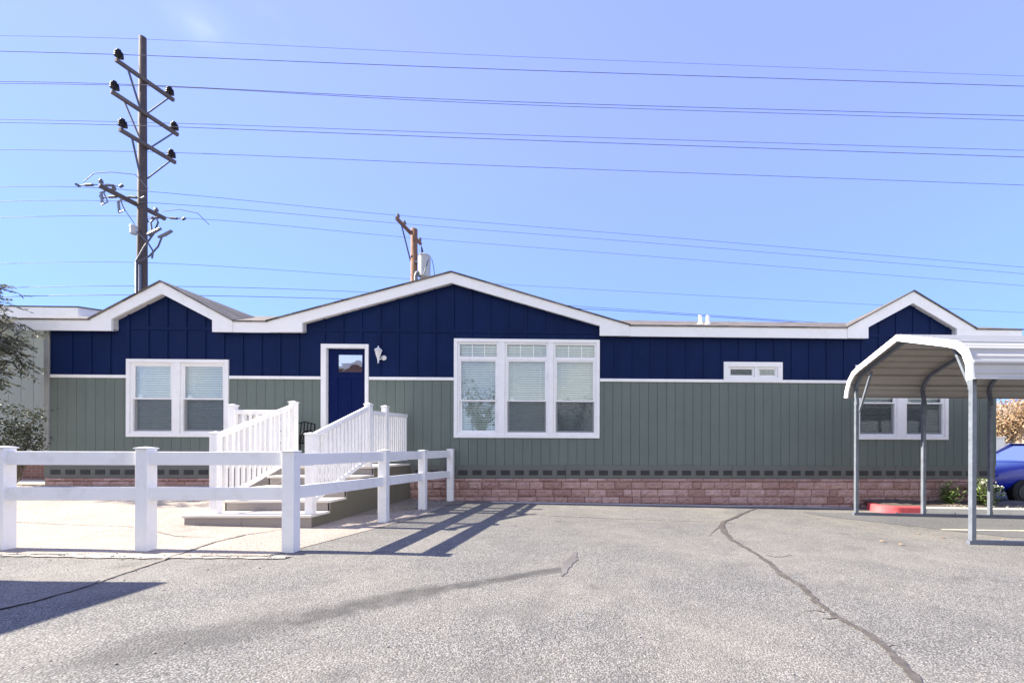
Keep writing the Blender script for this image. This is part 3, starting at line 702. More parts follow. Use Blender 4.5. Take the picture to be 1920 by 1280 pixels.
# front door
df = MB(); df.box(-6.03, -5.915, -.034, .09, .84, 3.485); df.box(-5.065, -4.99, -.034, .09, .84, 3.485); df.box(-5.915, -5.065, -.034, .09, 3.395, 3.485)
df.box(-5.915, -5.065, -.05, .09, .84, .875)
ds = MB(); y0 = .052; X0, X1, Z0, Z1 = -5.91, -5.07, .88, 3.392
lx0, lx1, lz0, lz1 = -5.71, -5.16, 2.87, 3.27
for a, b, c, d in ((X0, lx0, Z0, Z1), (lx1, X1, Z0, Z1), (lx0, lx1, lz1, Z1), (lx0, lx1, 2.73, lz0), (lx0, lx1, Z0, 1.12), (-5.475, -5.415, 1.12, 2.73)): ds.box(a, b, y0, y0 + .04, c, d)
ds.box(lx0, lx1, y0 + .014, y0 + .035, 1.12, 2.73)
D = part('front_door', ds, DOORM, H)
part('door_frame', df, WHITE, D, bevel=.004)
part('door_glass', MB().box(lx0, lx1, y0 + .018, y0 + .024, lz0, lz1), GLASSD, D)
lt = MB(); rect_frame(lt, lx0 - .02, lx1 + .02, lz0 - .02, lz1 + .02, .022, y0 - .008, y0 - .001); part('glass_bead', lt, DOORM, D)
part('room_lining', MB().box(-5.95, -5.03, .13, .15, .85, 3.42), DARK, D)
hd = MB(); hd.tube([(-5.16, y0, 1.93), (-5.16, y0 - .06, 1.93)], .025, 10); hd._lathe((-5.16, y0 - .07, 1.905), [(.01, 0), (.03, .012), (.03, .04), (.01, .05)], 12); part('door_handle', hd, STEEL, D, smooth=True)
# wall lantern
ln = MB(); lx, ly, lz = -4.72, -.13, 3.06
ln._lathe((lx + .06, -.012, lz + .10), [(.055, 0)] * 1 + [(.055, .001)], 12) if False else None
ln.tube([(lx + .06, -.001, lz + .13), (lx + .06, -.03, lz + .13)], [.06, .045], 14)
ln.tube([(lx + .06, -.02, lz + .13), (lx + .04, -.09, lz + .09), (lx + .01, ly, lz + .06), (lx, ly, lz + .07)], .012, 8)
ln._lathe((lx, ly, lz), [(.006, -.02), (.014, 0), (.018, .05), (.03, .10), (.035, .13)], 10)
ln._lathe((lx, ly, lz), [(.085, .265), (.075, .285), (.05, .31), (.02, .325), (.012, .345), (.018, .355), (.004, .37)], 10)
for k in range(6):
    a = k * math.pi / 3; ln.bar((lx + .036 * math.cos(a), ly + .036 * math.sin(a), lz + .125), (lx + .072 * math.cos(a), ly + .072 * math.sin(a), lz + .27), .01, .01)
LN = part('wall_lantern', ln, METALW, H)
lg = MB(); lg._lathe((lx, ly, lz), [(.032, .131), (.067, .264)], 6); part('lantern_glass', lg, paint('frosted lantern glass', (.7, .7, .68), .3, .03), LN)

# ------------------------------------------------------------------ entry stairs and landing
ST = thing('entry_stairs', 'grey wooden entry steps and landing with white picket railings at the front door', 'stairs', (-4.8, -3.4, .03))
SXL, SXR = -5.62, -4.05
YT = [-3.42, -2.98, -2.54, -2.10, -1.66]; ZT = [.20, .36, .52, .68, .835]
for k in range(4):
    a, b = (-5.82, SXR - .0) if k == 0 else (SXL, SXR)
    tm = MB(); tm.box(a - .02, b + .02, YT[k] - .02, YT[k] + .22, ZT[k] - .035, ZT[k]); tm.box(a - .02, b + .02, YT[k] + .226, YT[k + 1] - .012, ZT[k] - .035, ZT[k])
    part('tread', tm, TREAD, ST, bevel=.004)
    rm = MB()
    if k == 0: rm.box(a, -5.03, YT[0], YT[0] + .03, gz(a, YT[0]) - .1, ZT[0] - .036); rm.box(-5.025, b, YT[0] + .002, YT[0] + .03, gz(b, YT[0]) - .1, ZT[0] - .036)
    else: rm.box(a, b, YT[k], YT[k] + .03, ZT[k - 1] + .001, ZT[k] - .036)
    part('riser', rm, RISER, ST)
rm = MB(); rm.box(SXL, SXR, YT[4], YT[4] + .03, ZT[3] + .001, ZT[4] - .041); part('riser', rm, RISER, ST)
LX0, LYF = -6.72, -1.69
dk = MB(); y = LYF
while y < -.16: dk.box(LX0, SXR + .02, y, min(y + .138, -.03), ZT[4] - .038, ZT[4]); y += .144
part('landing', dk, TREAD, ST)
side = MB(); side.prism_x([(YT[0] + .031, -.1), (-.05, -.1), (-.05, ZT[4] - .042), (YT[4], ZT[4] - .042), (YT[4], ZT[3] - .037), (YT[3], ZT[3] - .037), (YT[3], ZT[2] - .037), (YT[2], ZT[2] - .037), (YT[2], ZT[1] - .037), (YT[1], ZT[1] - .037), (YT[1], ZT[0] - .037), (YT[0] + .031, ZT[0] - .037)], SXR - .02, SXR - .001)
part('side_panel', side, OLIVE, ST)
s2 = MB(); s2.box(LX0 + .02, SXL, LYF + .012, LYF + .035, -.1, ZT[4] - .039); s2.box(LX0 + .02, LX0 + .045, LYF + .036, -.05, -.1, ZT[4] - .039)
s2.prism_x([(YT[0] + .031, -.1), (YT[4], -.1), (YT[4], ZT[3] - .037), (YT[3], ZT[3] - .037), (YT[3], ZT[2] - .037), (YT[2], ZT[2] - .037), (YT[2], ZT[1] - .037), (YT[1], ZT[1] - .037), (YT[1], ZT[0] - .037), (YT[0] + .031, ZT[0] - .037)], SXL + .001, SXL + .02)
part('side_panel', s2, paint('grey skirt panel', (.20, .19, .175), .7, .1), ST)
PW = .105
def railing(a, b, zb0, zb1, zt0, zt1, posts, n):
    """a, b plan points; bottom/top rail heights at both ends; posts (x, y, z0, z1)"""
    A, B = Vector(a), Vector(b); d = (B - A).normalized()
    rl = MB(); rl.bar((A.x, A.y, zt0 - .03), (B.x, B.y, zt1 - .03), .055, .075); RL = part('handrail', rl, VINYL, ST, bevel=.006)
    br = MB(); br.bar((A.x, A.y, zb0), (B.x, B.y, zb1), .045, .06); part('bottom_rail', br, VINYL, RL, bevel=.005)
    for k in range(n):
        t = (k + .5) / n; p = A.lerp(B, t); zb = zb0 + (zb1 - zb0) * t + .01; zt = zt0 + (zt1 - zt0) * t - .06
        m = MB(); m.bar((p.x, p.y, zb), (p.x, p.y, zt), .038, .038, (d.x, d.y, 0)); part('baluster', m, VINYL, RL)
    for x, y, z0, z1 in posts:
        m = MB(); h = PW / 2; m.box(x - h, x + h, y - h, y + h, z0, z1 - .03)
        h2 = h + .012; m.box(x - h2, x + h2, y - h2, y + h2, z1 - .03, z1 - .014)
        m.add([(x - h2, y - h2, z1 - .014), (x + h2, y - h2, z1 - .014), (x + h2, y + h2, z1 - .014), (x - h2, y + h2, z1 - .014), (x, y, z1 + .01)], [(0, 1, 4), (1, 2, 4), (2, 3, 4), (3, 0, 4)])
        part('railing_post', m, VINYL, RL, bevel=.003)
XRR, XRL = -4.14, -5.50
Y0, Y1 = -3.28, -1.66
railing((XRR, Y0), (XRR, Y1), .36, .97, 1.36, 1.95, [(XRR, Y0, ZT[0], 1.39), (XRR, Y1, ZT[4], 2.0)], 15)
railing((XRR, Y1), (XRR, -.03), .93, .93, 1.86, 1.92, [(XRR, -1.02, ZT[4], 2.02)], 17)
railing((XRL, Y0), (XRL, Y1), .36, .97, 1.36, 1.97, [(XRL, Y0, ZT[0], 1.40), (XRL, Y1, ZT[4], 2.03)], 15)
XLL, YLF = -6.62, -1.62
railing((XLL, YLF), (XRL, YLF), .93, .93, 1.86, 1.86, [(XLL, YLF, .1, 1.97)], 9)
railing((XLL, YLF), (XLL, -.03), .93, .93, 1.86, 1.86, [(XLL, -.85, ZT[4], 1.92)], 14)
# black patio chair on the landing
CH = thing('patio_chair', 'black metal patio chair on the landing, half hidden by the white pickets', 'chair', (-6.25, -.55, ZT[4]))
cx, cy, cz = -6.22, -.55, ZT[4]
st_ = MB(); st_.box(cx - .24, cx + .24, cy - .22, cy + .22, cz + .42, cz + .445); part('seat', st_, PLASTB, CH, bevel=.01)
bk = MB(); bk.tube([(cx - .24, cy + .22, cz + .43), (cx - .22, cy + .28, cz + .85), (cx, cy + .29, cz + .90), (cx + .22, cy + .28, cz + .85), (cx + .24, cy + .22, cz + .43)], .014, 8)
for q in (-.14, -.07, 0, .07, .14): bk.bar((cx + q, cy + .22, cz + .44), (cx + q, cy + .285, cz + .88), .02, .008)
part('backrest', bk, PLASTB, CH)
for s in (-1, 1):
    for t in (-1, 1): part('leg', MB().tube([(cx + s * .23, cy + t * .2, cz + .42), (cx + s * .25, cy + t * .24, cz)], .014, 8), PLASTB, CH)
    part('armrest', MB().tube([(cx + s * .25, cy - .23, cz + .43), (cx + s * .29, cy - .26, cz + .58), (cx + s * .30, cy - .20, cz + .68), (cx + s * .29, cy + .05, cz + .69), (cx + s * .23, cy + .26, cz + .66)], .017, 8), PLASTB, CH)

# ------------------------------------------------------------------ ranch fence
FN = thing('ranch_fence', 'white vinyl two-rail ranch fence turning a corner in front of the steps', 'fence', (-5, -4.85, 0))
FW = .13
fposts = [(-9.37, -4.78), (-7.90, -4.78), (-6.50, -4.78), (-4.97, -4.78), (-3.385, -4.78), (-3.29, -2.84), (-3.22, -1.46), (-3.13, -.14)]
FTOP = [1.18, 1.18, 1.175, 1.17, 1.14, 1.145, 1.14, 1.165]
for i, (x, y) in enumerate(fposts):
    h = FW / 2; z1 = FTOP[i]; m = MB(); m.box(x - h, x + h, y - h * .88, y + h * .88, gz(x, y) - .2, z1 - .022)
    h2 = h + .008; m.box(x - h2, x + h2, y - h2, y + h2, z1 - .022, z1 - .008)
    m.add([(x - h2, y - h2, z1 - .008), (x + h2, y - h2, z1 - .008), (x + h2, y + h2, z1 - .008), (x - h2, y + h2, z1 - .008), (x, y, z1 + .006)], [(0, 1, 4), (1, 2, 4), (2, 3, 4), (3, 0, 4)])
    part('post', m, VINYL, FN, bevel=.005)
def rl(i, j, z0, z1, hh):
    (xa, ya), (xb, yb) = fposts[i], fposts[j]; d = (Vector((xb, yb)) - Vector((xa, ya))).normalized() * .04
    part('rail', MB().bar((xa + d.x, ya + d.y, z0), (xb - d.x, yb - d.y, z1), .05, hh), VINYL, FN, bevel=.005)
for i in range(4): rl(i, i + 1, 1.045, 1.045, .15); rl(i, i + 1, .65, .65, .145)
for i, (a, b, c, d) in ((4, (1.03, 1.04, .66, .645)), (5, (1.04, 1.04, .645, .63)), (6, (1.04, 1.05, .63, .605))): rl(i, i + 1, a, b, .145); rl(i, i + 1, c, d, .145)

# ------------------------------------------------------------------ carport
CP = thing('metal_carport', 'white ribbed steel carport with rounded eaves on thin galvanised posts', 'carport', (7.9, -2.6, -.16))
CY = -2.62; PROF = [(-1.42, 2.12), (-1.40, 2.36), (-1.335, 2.53), (-1.21, 2.655), (-1.05, 2.725), (0, 3.08), (1.05, 2.755), (1.22, 2.68), (1.35, 2.55), (1.43, 2.38), (1.47, 2.22)]
CX0, CX1 = 5.16, 11.0
def path_pts(pts, step):
    out = []
    for (a, b), (c, d) in zip(pts[:-1], pts[1:]):
        n = max(1, int(math.hypot(c - a, d - b) / step))
        for k in range(n): out.append((a + (c - a) * k / n, b + (d - b) * k / n))
    out.append(pts[-1]); return out
def offset(pts, o):
    r = []
    for i, (y, z) in enumerate(pts):
        a, b = pts[max(i - 1, 0)], pts[min(i + 1, len(pts) - 1)]; d = Vector((b[0] - a[0], b[1] - a[1])).normalized()
        r.append((y - d.y * o, z + d.x * o))
    return r
fine = path_pts(PROF, .018)
acc = 0; ribbed = []; offn = offset(fine, 1.0)
for i, (y, z) in enumerate(fine):
    if i: acc += math.hypot(y - fine[i - 1][0], z - fine[i - 1][1])
    ph = (acc + .05) % .2286; hgt = .034 if .03 < ph < .085 else (.010 if .14 < ph < .175 else 0.0)
    n = Vector((offn[i][0] - y, offn[i][1] - z)).normalized(); ribbed.append((y + n.x * hgt, z + n.y * hgt))
inn = offset(ribbed, -.005)
poly = MB(); nr = len(ribbed); vs = []
for x in (CX0, CX1):
    vs += [(x, CY + y, z) for y, z in ribbed] + [(x, CY + y, z) for y, z in inn]
m = 2 * nr
fs = [(i, i + 1, m + i + 1, m + i) for i in range(nr - 1)] + [(nr + i + 1, nr + i, m + nr + i, m + nr + i + 1) for i in range(nr - 1)]
fs += [(i + 1, i, nr + i, nr + i + 1) for i in range(nr - 1)] + [(m + i, m + i + 1, m + nr + i + 1, m + nr + i) for i in range(nr - 1)] + [(0, m, m + nr, nr), (nr - 1, nr + nr - 1, m + 2 * nr - 1, m + nr - 1)]
poly.add(vs, fs); RS = part('roof_sheet', poly, ROOFW, CP); RS.data.materials.append(paint('sheet underside with painted shade', (.36, .34, .31), .5, .08, 2))  # sheet is white below too; its shade is put into the taupe colour
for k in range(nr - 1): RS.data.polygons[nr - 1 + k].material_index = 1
tp = path_pts(PROF, .07); to, ti = offset(tp, .028), offset(tp, -.075)
for x0, x1 in ((CX0 - .03, CX0 - .001), (CX1 + .001, CX1 + .03)):
    tmn = MB(); n = len(to); vs = []
    for x in (x0, x1): vs += [(x, CY + y, z) for y, z in to] + [(x, CY + y, z) for y, z in ti]
    m = 2 * n
    tmn.add(vs, [(i, n + i, n + i + 1, i + 1) for i in range(n - 1)] + [(m + i + 1, m + n + i + 1, m + n + i, m + i) for i in range(n - 1)] + [(i, i + 1, m + i + 1, m + i) for i in range(n - 1)] + [(n + i + 1, n + i, m + n + i, m + n + i + 1) for i in range(n - 1)] + [(0, m, m + n, n), (n - 1, 2 * n - 1, m + 2 * n - 1, m + n - 1)])
    part('end_trim', tmn, TRIMW, CP)
bow = offset(path_pts([(-1.33, 2.0)] + PROF[1:-1] + [(1.37, 2.05)], .05), -.075)
LEGY = (1.32, -1.28)
frames = [5.28, 6.65, 8.02, 9.39, 10.76]
for xi, x in enumerate(frames):
    bm_ = MB()
    for (a, b), (c, d) in zip(bow[:-1], bow[1:]): bm_.bar((x, CY + a, b), (x, CY + c, d), .055, .055, (1, 0, 0))
    part('roof_bow', bm_, STEEL if xi == 0 else STEELD, CP)
    for y in LEGY:
        zg = gz(x, CY + y); lm = MB(); lm.box(x - .032, x + .032, CY + y - .032, CY + y + .032, zg + .055, 2.14); part('post', lm, STEEL, CP, bevel=.004)
        if xi in (0, 4):
            s = 1 if y > 0 else -1
            part('corner_brace', MB().bar((x + .045, CY + y - s * .02, 1.92), (x + .045, CY + s * .93, 2.66), .035, .04, (1, 0, 0)), STEEL, CP)
for y in LEGY:
    bm_ = MB(); bm_.bar((frames[0] - .06, CY + y, gz(frames[0], CY + y) + .028), (CX1, CY + y, gz(CX1, CY + y) + .028), .06, .055); part('base_rail', bm_, STEELD, CP, bevel=.004)
    pn = MB()
    for x in (6.1, 7.3, 8.9): pn.tube([(x, CY + y, gz(x, CY + y) + .056), (x, CY + y, gz(x, CY + y) + .085)], .012, 6)
    part('anchor_pin', pn, STEELD, CP)

# ------------------------------------------------------------------ utility poles
def insulator(par, x, y, z, s=1.0, mat=None, tilt=0):
    m = MB(); m._lathe((x, y, z), [(.025 * s, -.02), (.03 * s, .09 * s), (.155 * s, .10 * s), (.155 * s, .135 * s), (.06 * s, .16 * s), (.15 * s, .19 * s), (.15 * s, .225 * s), (.06 * s, .25 * s), (.14 * s, .28 * s), (.13 * s, .315 * s), (.05 * s, .34 * s), (.08 * s, .37 * s), (.07 * s, .42 * s), (.02 * s, .44 * s)], 12)
    part('insulator', m, mat or INSUL, par)
P1 = thing('utility_pole', 'tall dark timber utility pole with four slanting crossarms above the left gable', 'utility pole', (-19.13, 8.8, 0))
px, py = -18.94, 8.8
part('pole_shaft', MB().tube([(px, py, -.2), (px, py, 9), (px, py, 18.42)], [.19, .165, .112], 16), POLE1, P1, smooth=True)
ARMS = [(-18.98, -18.60, 16.60, 16.56), (-19.14, -18.40, 15.33, 15.02), (-18.82, -18.52, 13.83, 13.80)]
for k, (xa, xb, za, zb) in enumerate(ARMS):
    xm = (xa + xb) / 2; ya, yb = 7.95, 9.65; sh = -.29 - .0
    am = MB(); am.bar((xa - .02, ya - .12, za), (xb + .02, yb + .1, zb), .12, .14); A = part('crossarm', am, ARM, P1)
    bz = MB(); bz.bar((xa + .08, ya + .25, za - .08), (px + .1, py - .18, za - 1.35), .05, .05); bz.bar((xb - .03, yb - .1, zb - .08), (px + .1, py + .1, zb - 1.25), .05, .05); part('arm_brace', bz, WIRE, A)
    insulator(A, xa, ya - .02, za + .10, .92); insulator(A, xb, yb - .05, zb + .08, .92)
xa, xb, za, zb = -19.68, -18.87, 11.62, 11.27
am = MB(); am.bar((xa, 7.9, za), (xb, 9.7, zb), .13, .15); A = part('crossarm', am, ARM, P1)
for t in (.02, .2, .85): q = Vector((xa, 7.9, za)).lerp(Vector((xb, 9.7, zb)), t); insulator(A, q.x, q.y, q.z + .08, .5, INSULG)
for t in (.0, .33, .98):          # dead-end insulators strung along the line
    q = Vector((xa, 7.9, za)).lerp(Vector((xb, 9.7, zb)), t); ml = MB()
    for s in (-1, 1):
        ml.tube([q + Vector((s * .08, 0, .03)), q + Vector((s * .25, 0, .02)), q + Vector((s * .26, 0, .02)), q + Vector((s * .55, 0, .0)), q + Vector((s * .56, 0, .0)), q + Vector((s * .8, 0, -.02))], [.015, .015, .05, .05, .02, .02], 8)
        ml.tube([q + Vector((s * .78, 0, -.04)), q + Vector((s * .9, 0, .03))], .05, 8)
    part('strain_insulator', ml, WIRE, A)
for t, dx in ((.12, -.02), (.36, .0), (.72, .05)):   # fused cutouts hanging below the arm
    q = Vector((xa, 7.9, za)).lerp(Vector((xb, 9.7, zb)), t); m = MB()
    m.tube([q + Vector((0, -.1, -.1)), q + Vector((-.05, -.2, -.25)), q + Vector((.0, -.2, -.7))], [.03, .045, .045], 8); m.tube([q + Vector((.08, -.24, -.22)), q + Vector((.25, -.24, -.62)), q + Vector((.0, -.22, -.72))], .025, 8)
    part('fuse_cutout', m, INSULG, A)
jm = MB(); jm.tube([(-20.3, 7.9, 11.75), (-19.9, 7.9, 12.1), (-19.3, 7.95, 12.2), (-18.4, 8.0, 12.15), (-17.9, 8.0, 11.6)], .014, 6); part('jumper_wire', jm, WIRE, A)
jm = MB(); jm.tube([(-18.9, 9.6, 11.55), (-18.2, 9.6, 11.65), (-17.4, 9.6, 11.5), (-16.9, 9.6, 11.0)], .014, 6); part('jumper_wire', jm, WIRE, A)
jm = MB(); jm.tube([(-19.2, 8.3, 11.0), (-19.0, 8.5, 10.5), (-18.9, 8.55, 10.2)], .014, 6)
part('jumper_wire', jm, WIRE, A)
kk = MB(); kk._lathe((px + .02, py - .36, 9.95), [(.08, 0), (.115, .03), (.115, .28), (.13, .29), (.115, .36), (.05, .40)], 12); part('junction_can', kk, CAN, P1)
cdt = MB(); cdt.tube([(px + .0, py - .22, 0), (px + .0, py - .22, 8.9)], .04, 10); cdt.tube([(px + .11, py - .20, 0), (px + .11, py - .20, 8.8)], .05, 10); part('conduit', cdt, STEEL, P1, smooth=True)
lp = MB()
lp.tube([(px + .05, py - .3, 8.85), (px + .4, py - .3, 9.5), (px + .75, py - .3, 10.0), (px + .95, py - .3, 10.5), (px + .85, py - .3, 10.7), (px + .65, py - .3, 10.5), (px + .7, py - .3, 10.15), (px + .6, py - .3, 9.9)], .03, 8)
lp.tube([(px + .17, py - .3, 8.85), (px + .6, py - .3, 9.1), (px + .95, py - .3, 9.5), (px + 1.1, py - .3, 9.9)], .03, 8)
lp.tube([(px + .1, py - .3, 10.1), (px + .5, py - .3, 9.7), (px + .75, py - .3, 9.3), (px + .7, py - .3, 9.0)], .03, 8)
part('cable_loop', lp, WIRE, P1)
tm = MB()
for q in ((px + .75, 10.1), (px + 1.2, 10.0)): tm.tube([(q[0] - .25, py - .3, q[1] - .12), (q[0], py - .3, q[1] - .02), (q[0] + .3, py - .3, q[1] + .16)], [.045, .065, .055], 8)
part('cable_terminator', tm, INSULG, P1)
P2 = thing('utility_pole', 'shorter reddish brown utility pole with a grey transformer behind the middle gable', 'utility pole', (-9.37, 13, 0))
px, py = -9.37, 13.0
part('pole_shaft', MB().tube([(px, py, -.2), (px, py, 12.68)], [.20, .165], 16), POLE2, P2, smooth=True)
am = MB(); am.bar((-9.72, 11.75, 12.58), (-9.58, 14.4, 12.58), .12, .15); A = part('crossarm', am, POLE2, P2)
part('arm_brace', MB().bar((-9.68, 12.2, 12.5), (-9.55, 13.0, 11.0), .05, .05), WIRE, A)
for y in (11.9, 12.55, 14.3): insulator(A, -9.72 + .14 * (y - 11.75) / 2.65, y, 12.66, .55, INSULG)
tk = MB(); tk._lathe((px + .58, py - .12, 10.1), [(.26, 0), (.30, .03), (.31, 1.06), (.33, 1.08), (.33, 1.12), (.27, 1.18), (.05, 1.22)], 20)
T = part('transformer', tk, CAN, P2, smooth=False)
bs = MB(); bs.tube([(px + .48, py - .12, 11.3), (px + .46, py - .12, 11.55), (px + .42, py - .12, 11.75)], [.06, .05, .02], 8); part('bushing', bs, INSUL, T)
lw = MB(); lw.tube([(px + .86, py - .2, 11.1), (px + .8, py - .42, 10.6), (px + .66, py - .46, 10.1)], .018, 6); lw.tube([(px + .95, py - .1, 11.1), (px + 1.05, py - .1, 10.7), (px + 1.12, py - .1, 10.1)], .018, 6); part('lead_wire', lw, WIRE, T)
bkx = MB(); bkx.box(px + .1, px + .32, py - .2, py - .06, 10.85, 10.95); bkx.box(px + .1, px + .32, py - .2, py - .06, 10.35, 10.45); part('mount_bracket', bkx, STEEL, T)
gn = MB(); gn.tube([(px + .22, py - .3, 6), (px + .22, py - .3, 10.1), (px + .27, py - .3, 10.25), (px + .36, py - .3, 10.31), (px + .45, py - .3, 10.25), (px + .48, py - .3, 10.1)], .09, 10); part('conduit', gn, STEEL, P2, smooth=True)
# ------------------------------------------------------------------ power lines
def cat(P, n=14):
    out = []
    for i in range(len(P) - 1):
        p0, p1, p2, p3 = P[max(i - 1, 0)], P[i], P[i + 1], P[min(i + 2, len(P) - 1)]
        for k in range(n):
            t = k / n; out.append(.5 * ((2 * p1) + (p2 - p0) * t + (2 * p0 - 5 * p1 + 4 * p2 - p3) * t * t + (3 * p1 - p0 - 3 * p2 + p3) * t ** 3))
    out.append(P[-1]); return out
LINES = [
    ([(-150, 66, 8.8), (250, 73, 8.8), (960, 106, 8.8), (2050, 148, 8.8)], .008, 'faint topmost wire crossing the sky from the tip of the dark pole'),
    ([(-150, 93, 7.95), (236, 103, 7.95), (960, 131, 7.95), (2050, 166, 7.95)], .015, 'second wire from the top, carried above the highest crossarm'),
    ([(-150, 152, 7.95), (225, 158, 7.95), (960, 191, 7.95), (2050, 221, 7.95)], .014, 'upper wire of the close pair at the second crossarm'),
    ([(-150, 155, 9.6), (312, 163, 9.6), (960, 196, 9.6), (2050, 230, 9.6)], .014, 'lower wire of the close pair at the second crossarm'),
    ([(-150, 221, 9.6), (320, 231, 9.6), (960, 253, 9.6), (2050, 286, 9.6)], .013, 'upper wire of the pair level with the third crossarm'),
    ([(-150, 228, 7.95), (235, 235, 7.95), (960, 262, 7.95), (2050, 299, 7.95)], .015, 'lower wire of the pair level with the third crossarm'),
    ([(-150, 279, 9.6), (315, 286, 9.6), (960, 312, 9.6), (2050, 352, 9.6)], .014, 'single wire from the far end of the third crossarm'),
    ([(-150, 358, 7.9), (192, 353, 7.9), (748, 404, 11.9), (1300, 449, 12), (2050, 512, 12)], .012, 'wire from the lowest crossarm to the near tip of the brown pole crossarm'),
    ([(-150, 384, 8.5), (240, 378, 8.5), (762, 420, 12.55), (1300, 462, 12.6), (2050, 524, 12.6)], .012, 'wire from the lowest crossarm to the middle insulator of the brown pole'),
    ([(-150, 413, 9.7), (306, 407, 9.7), (787, 447, 14.3), (1300, 487, 14.3), (2050, 546, 14.3)], .012, 'wire from the lowest crossarm to the far tip of the brown pole crossarm'),
    ([(-150, 501, 8.6), (258, 492, 8.6), (770, 523, 13), (1300, 553, 13), (2050, 593, 13)], .011, 'thin wire passing low on the dark pole and behind the transformer'),
    ([(-150, 544, 8.6), (262, 536, 8.6), (690, 548, 13), (1100, 575, 13), (1640, 612, 13)], .015, 'low cable just over the left gable, upper of two'),
    ([(-150, 560, 8.6), (262, 553, 8.6), (690, 562, 13), (1100, 579, 13), (1640, 614, 13)], .018, 'lowest and thickest cable skimming the house roofs'),
]
for pts, r, lab in LINES:
    P = [on_y(*p) for p in pts]; o = solo('power_line', MB().tube(cat(P), r * .78, 5), WIRE, lab, 'power line', 'wires strung along the utility poles', smooth=True)

# ------------------------------------------------------------------ vegetation
def leaf_quad(mb, p, d, L, W, rnd, bend=.25):
    d = d.normalized(); s = d.cross(Vector((rnd.gauss(0, 1), rnd.gauss(0, 1), rnd.gauss(0, 1)))).normalized(); n = s.cross(d)
    mb.add([p, p + d * L * .5 + s * W * .5, p + d * L - n * L * bend, p + d * L * .5 - s * W * .5], [(0, 1, 2, 3)])
def limb(mb, a, b, r0, r1, rnd, n=5, j=.08):
    P = [a.lerp(b, k / n) + (Vector((rnd.gauss(0, j), rnd.gauss(0, j), rnd.gauss(0, j))) if 0 < k < n else Vector()) for k in range(n + 1)]
    mb.tube(P, [r0 + (r1 - r0) * k / n for k in range(n + 1)], 7); return P
rnd = random.Random(21)
TR = thing('leafy_tree', 'dusty green tree with feathery drooping leaves beside the left end of the house', 'tree', (-13.3, -.7, .3))
tk, lf = MB(), MB(); base = Vector((-13.35, -.75, .2))
trunk = limb(tk, base, Vector((-13.3, -.8, 2.6)), .12, .075, rnd, 6, .03)
tips = []
LIMBS = [((-12.15, -.6, 4.45), 2.5), ((-12.3, -1.0, 4.1), 2.3), ((-11.75, -.7, 3.65), 2.2), ((-11.70, -.9, 3.25), 2.0), ((-11.9, -.55, 2.95), 1.9), ((-12.3, -.9, 2.55), 1.8), ((-12.5, -1.3, 3.7), 2.2), ((-13.5, -.8, 5.2), 2.6), ((-14.4, -1, 4.4), 2.4), ((-13.2, -1.7, 4.2), 2.4), ((-14.2, -.4, 3.4), 2.1), ((-12.4, -.5, 3.5), 2.1), ((-12.9, -.9, 4.9), 2.5), ((-11.85, -.8, 3.45), 2.4), ((-12.0, -.5, 3.2), 2.1), ((-12.1, -1.0, 3.0), 2.2), ((-12.2, -.7, 3.85), 2.4), ((-12.6, -.8, 3.1), 2.2)]
for e, z0 in LIMBS:
    P = limb(tk, Vector((-13.3, -.8, z0)), Vector(e), .045, .008, rnd, 6, .05)
    for k in range(2, 7):
        for _ in range(6):
            q = P[k] + Vector((rnd.gauss(0, .05), rnd.gauss(0, .05), rnd.gauss(0, .05))); d = Vector((rnd.gauss(.25, .6), rnd.gauss(0, .5), rnd.gauss(-.15, .4))).normalized(); Lg = rnd.uniform(.22, .5)
            tk.tube([q, q + d * Lg * .5, q + d * Lg + Vector((0, 0, -.08))], [.006, .004, .002], 4, False)
            for m_ in range(12):
                t = (m_ + 1) / 12; pp = q + d * Lg * t + Vector((0, 0, -.08 * t * t)); side = d.cross(Vector((0, 0, 1))).normalized() * (1 if m_ % 2 else -1)
                leaf_quad(lf, pp, side + d * .7 + Vector((0, 0, rnd.uniform(-.7, .05))), rnd.uniform(.08, .15), rnd.uniform(.028, .045), rnd)
part('trunk', tk, BARK, TR); part('crown', lf, LEAF, TR)
SB = thing('shadow_shrub', 'added dark shrub standing in for a tree shadow on the pale wall at the left edge', 'shrub', (-12.4, -.2, .33))  # foliage added in place of a tree's shadow on the wall
tk, lf = MB(), MB(); c0 = Vector((-12.65, .0, .33))
for k in range(15):
    e = Vector((rnd.uniform(-13.2, -11.98), rnd.uniform(-.3, .25), rnd.choice((1.25, 1.4, 1.5, 1.85, 1.95, 2.05)) + rnd.gauss(0, .06)))
    P = limb(tk, c0, e, .016, .004, rnd, 5, .04)
    for q in P[4:]:
        for _ in range(95):
            pp = q + Vector((rnd.gauss(0, .17), rnd.gauss(0, .13), rnd.gauss(0, .075)))
            leaf_quad(lf, pp, Vector((rnd.gauss(0, 1), rnd.gauss(0, 1), rnd.gauss(-.2, .5))), rnd.uniform(.04, .08), rnd.uniform(.02, .04), rnd)
part('stem', tk, BARK, SB); part('foliage', lf, LEAFD, SB)
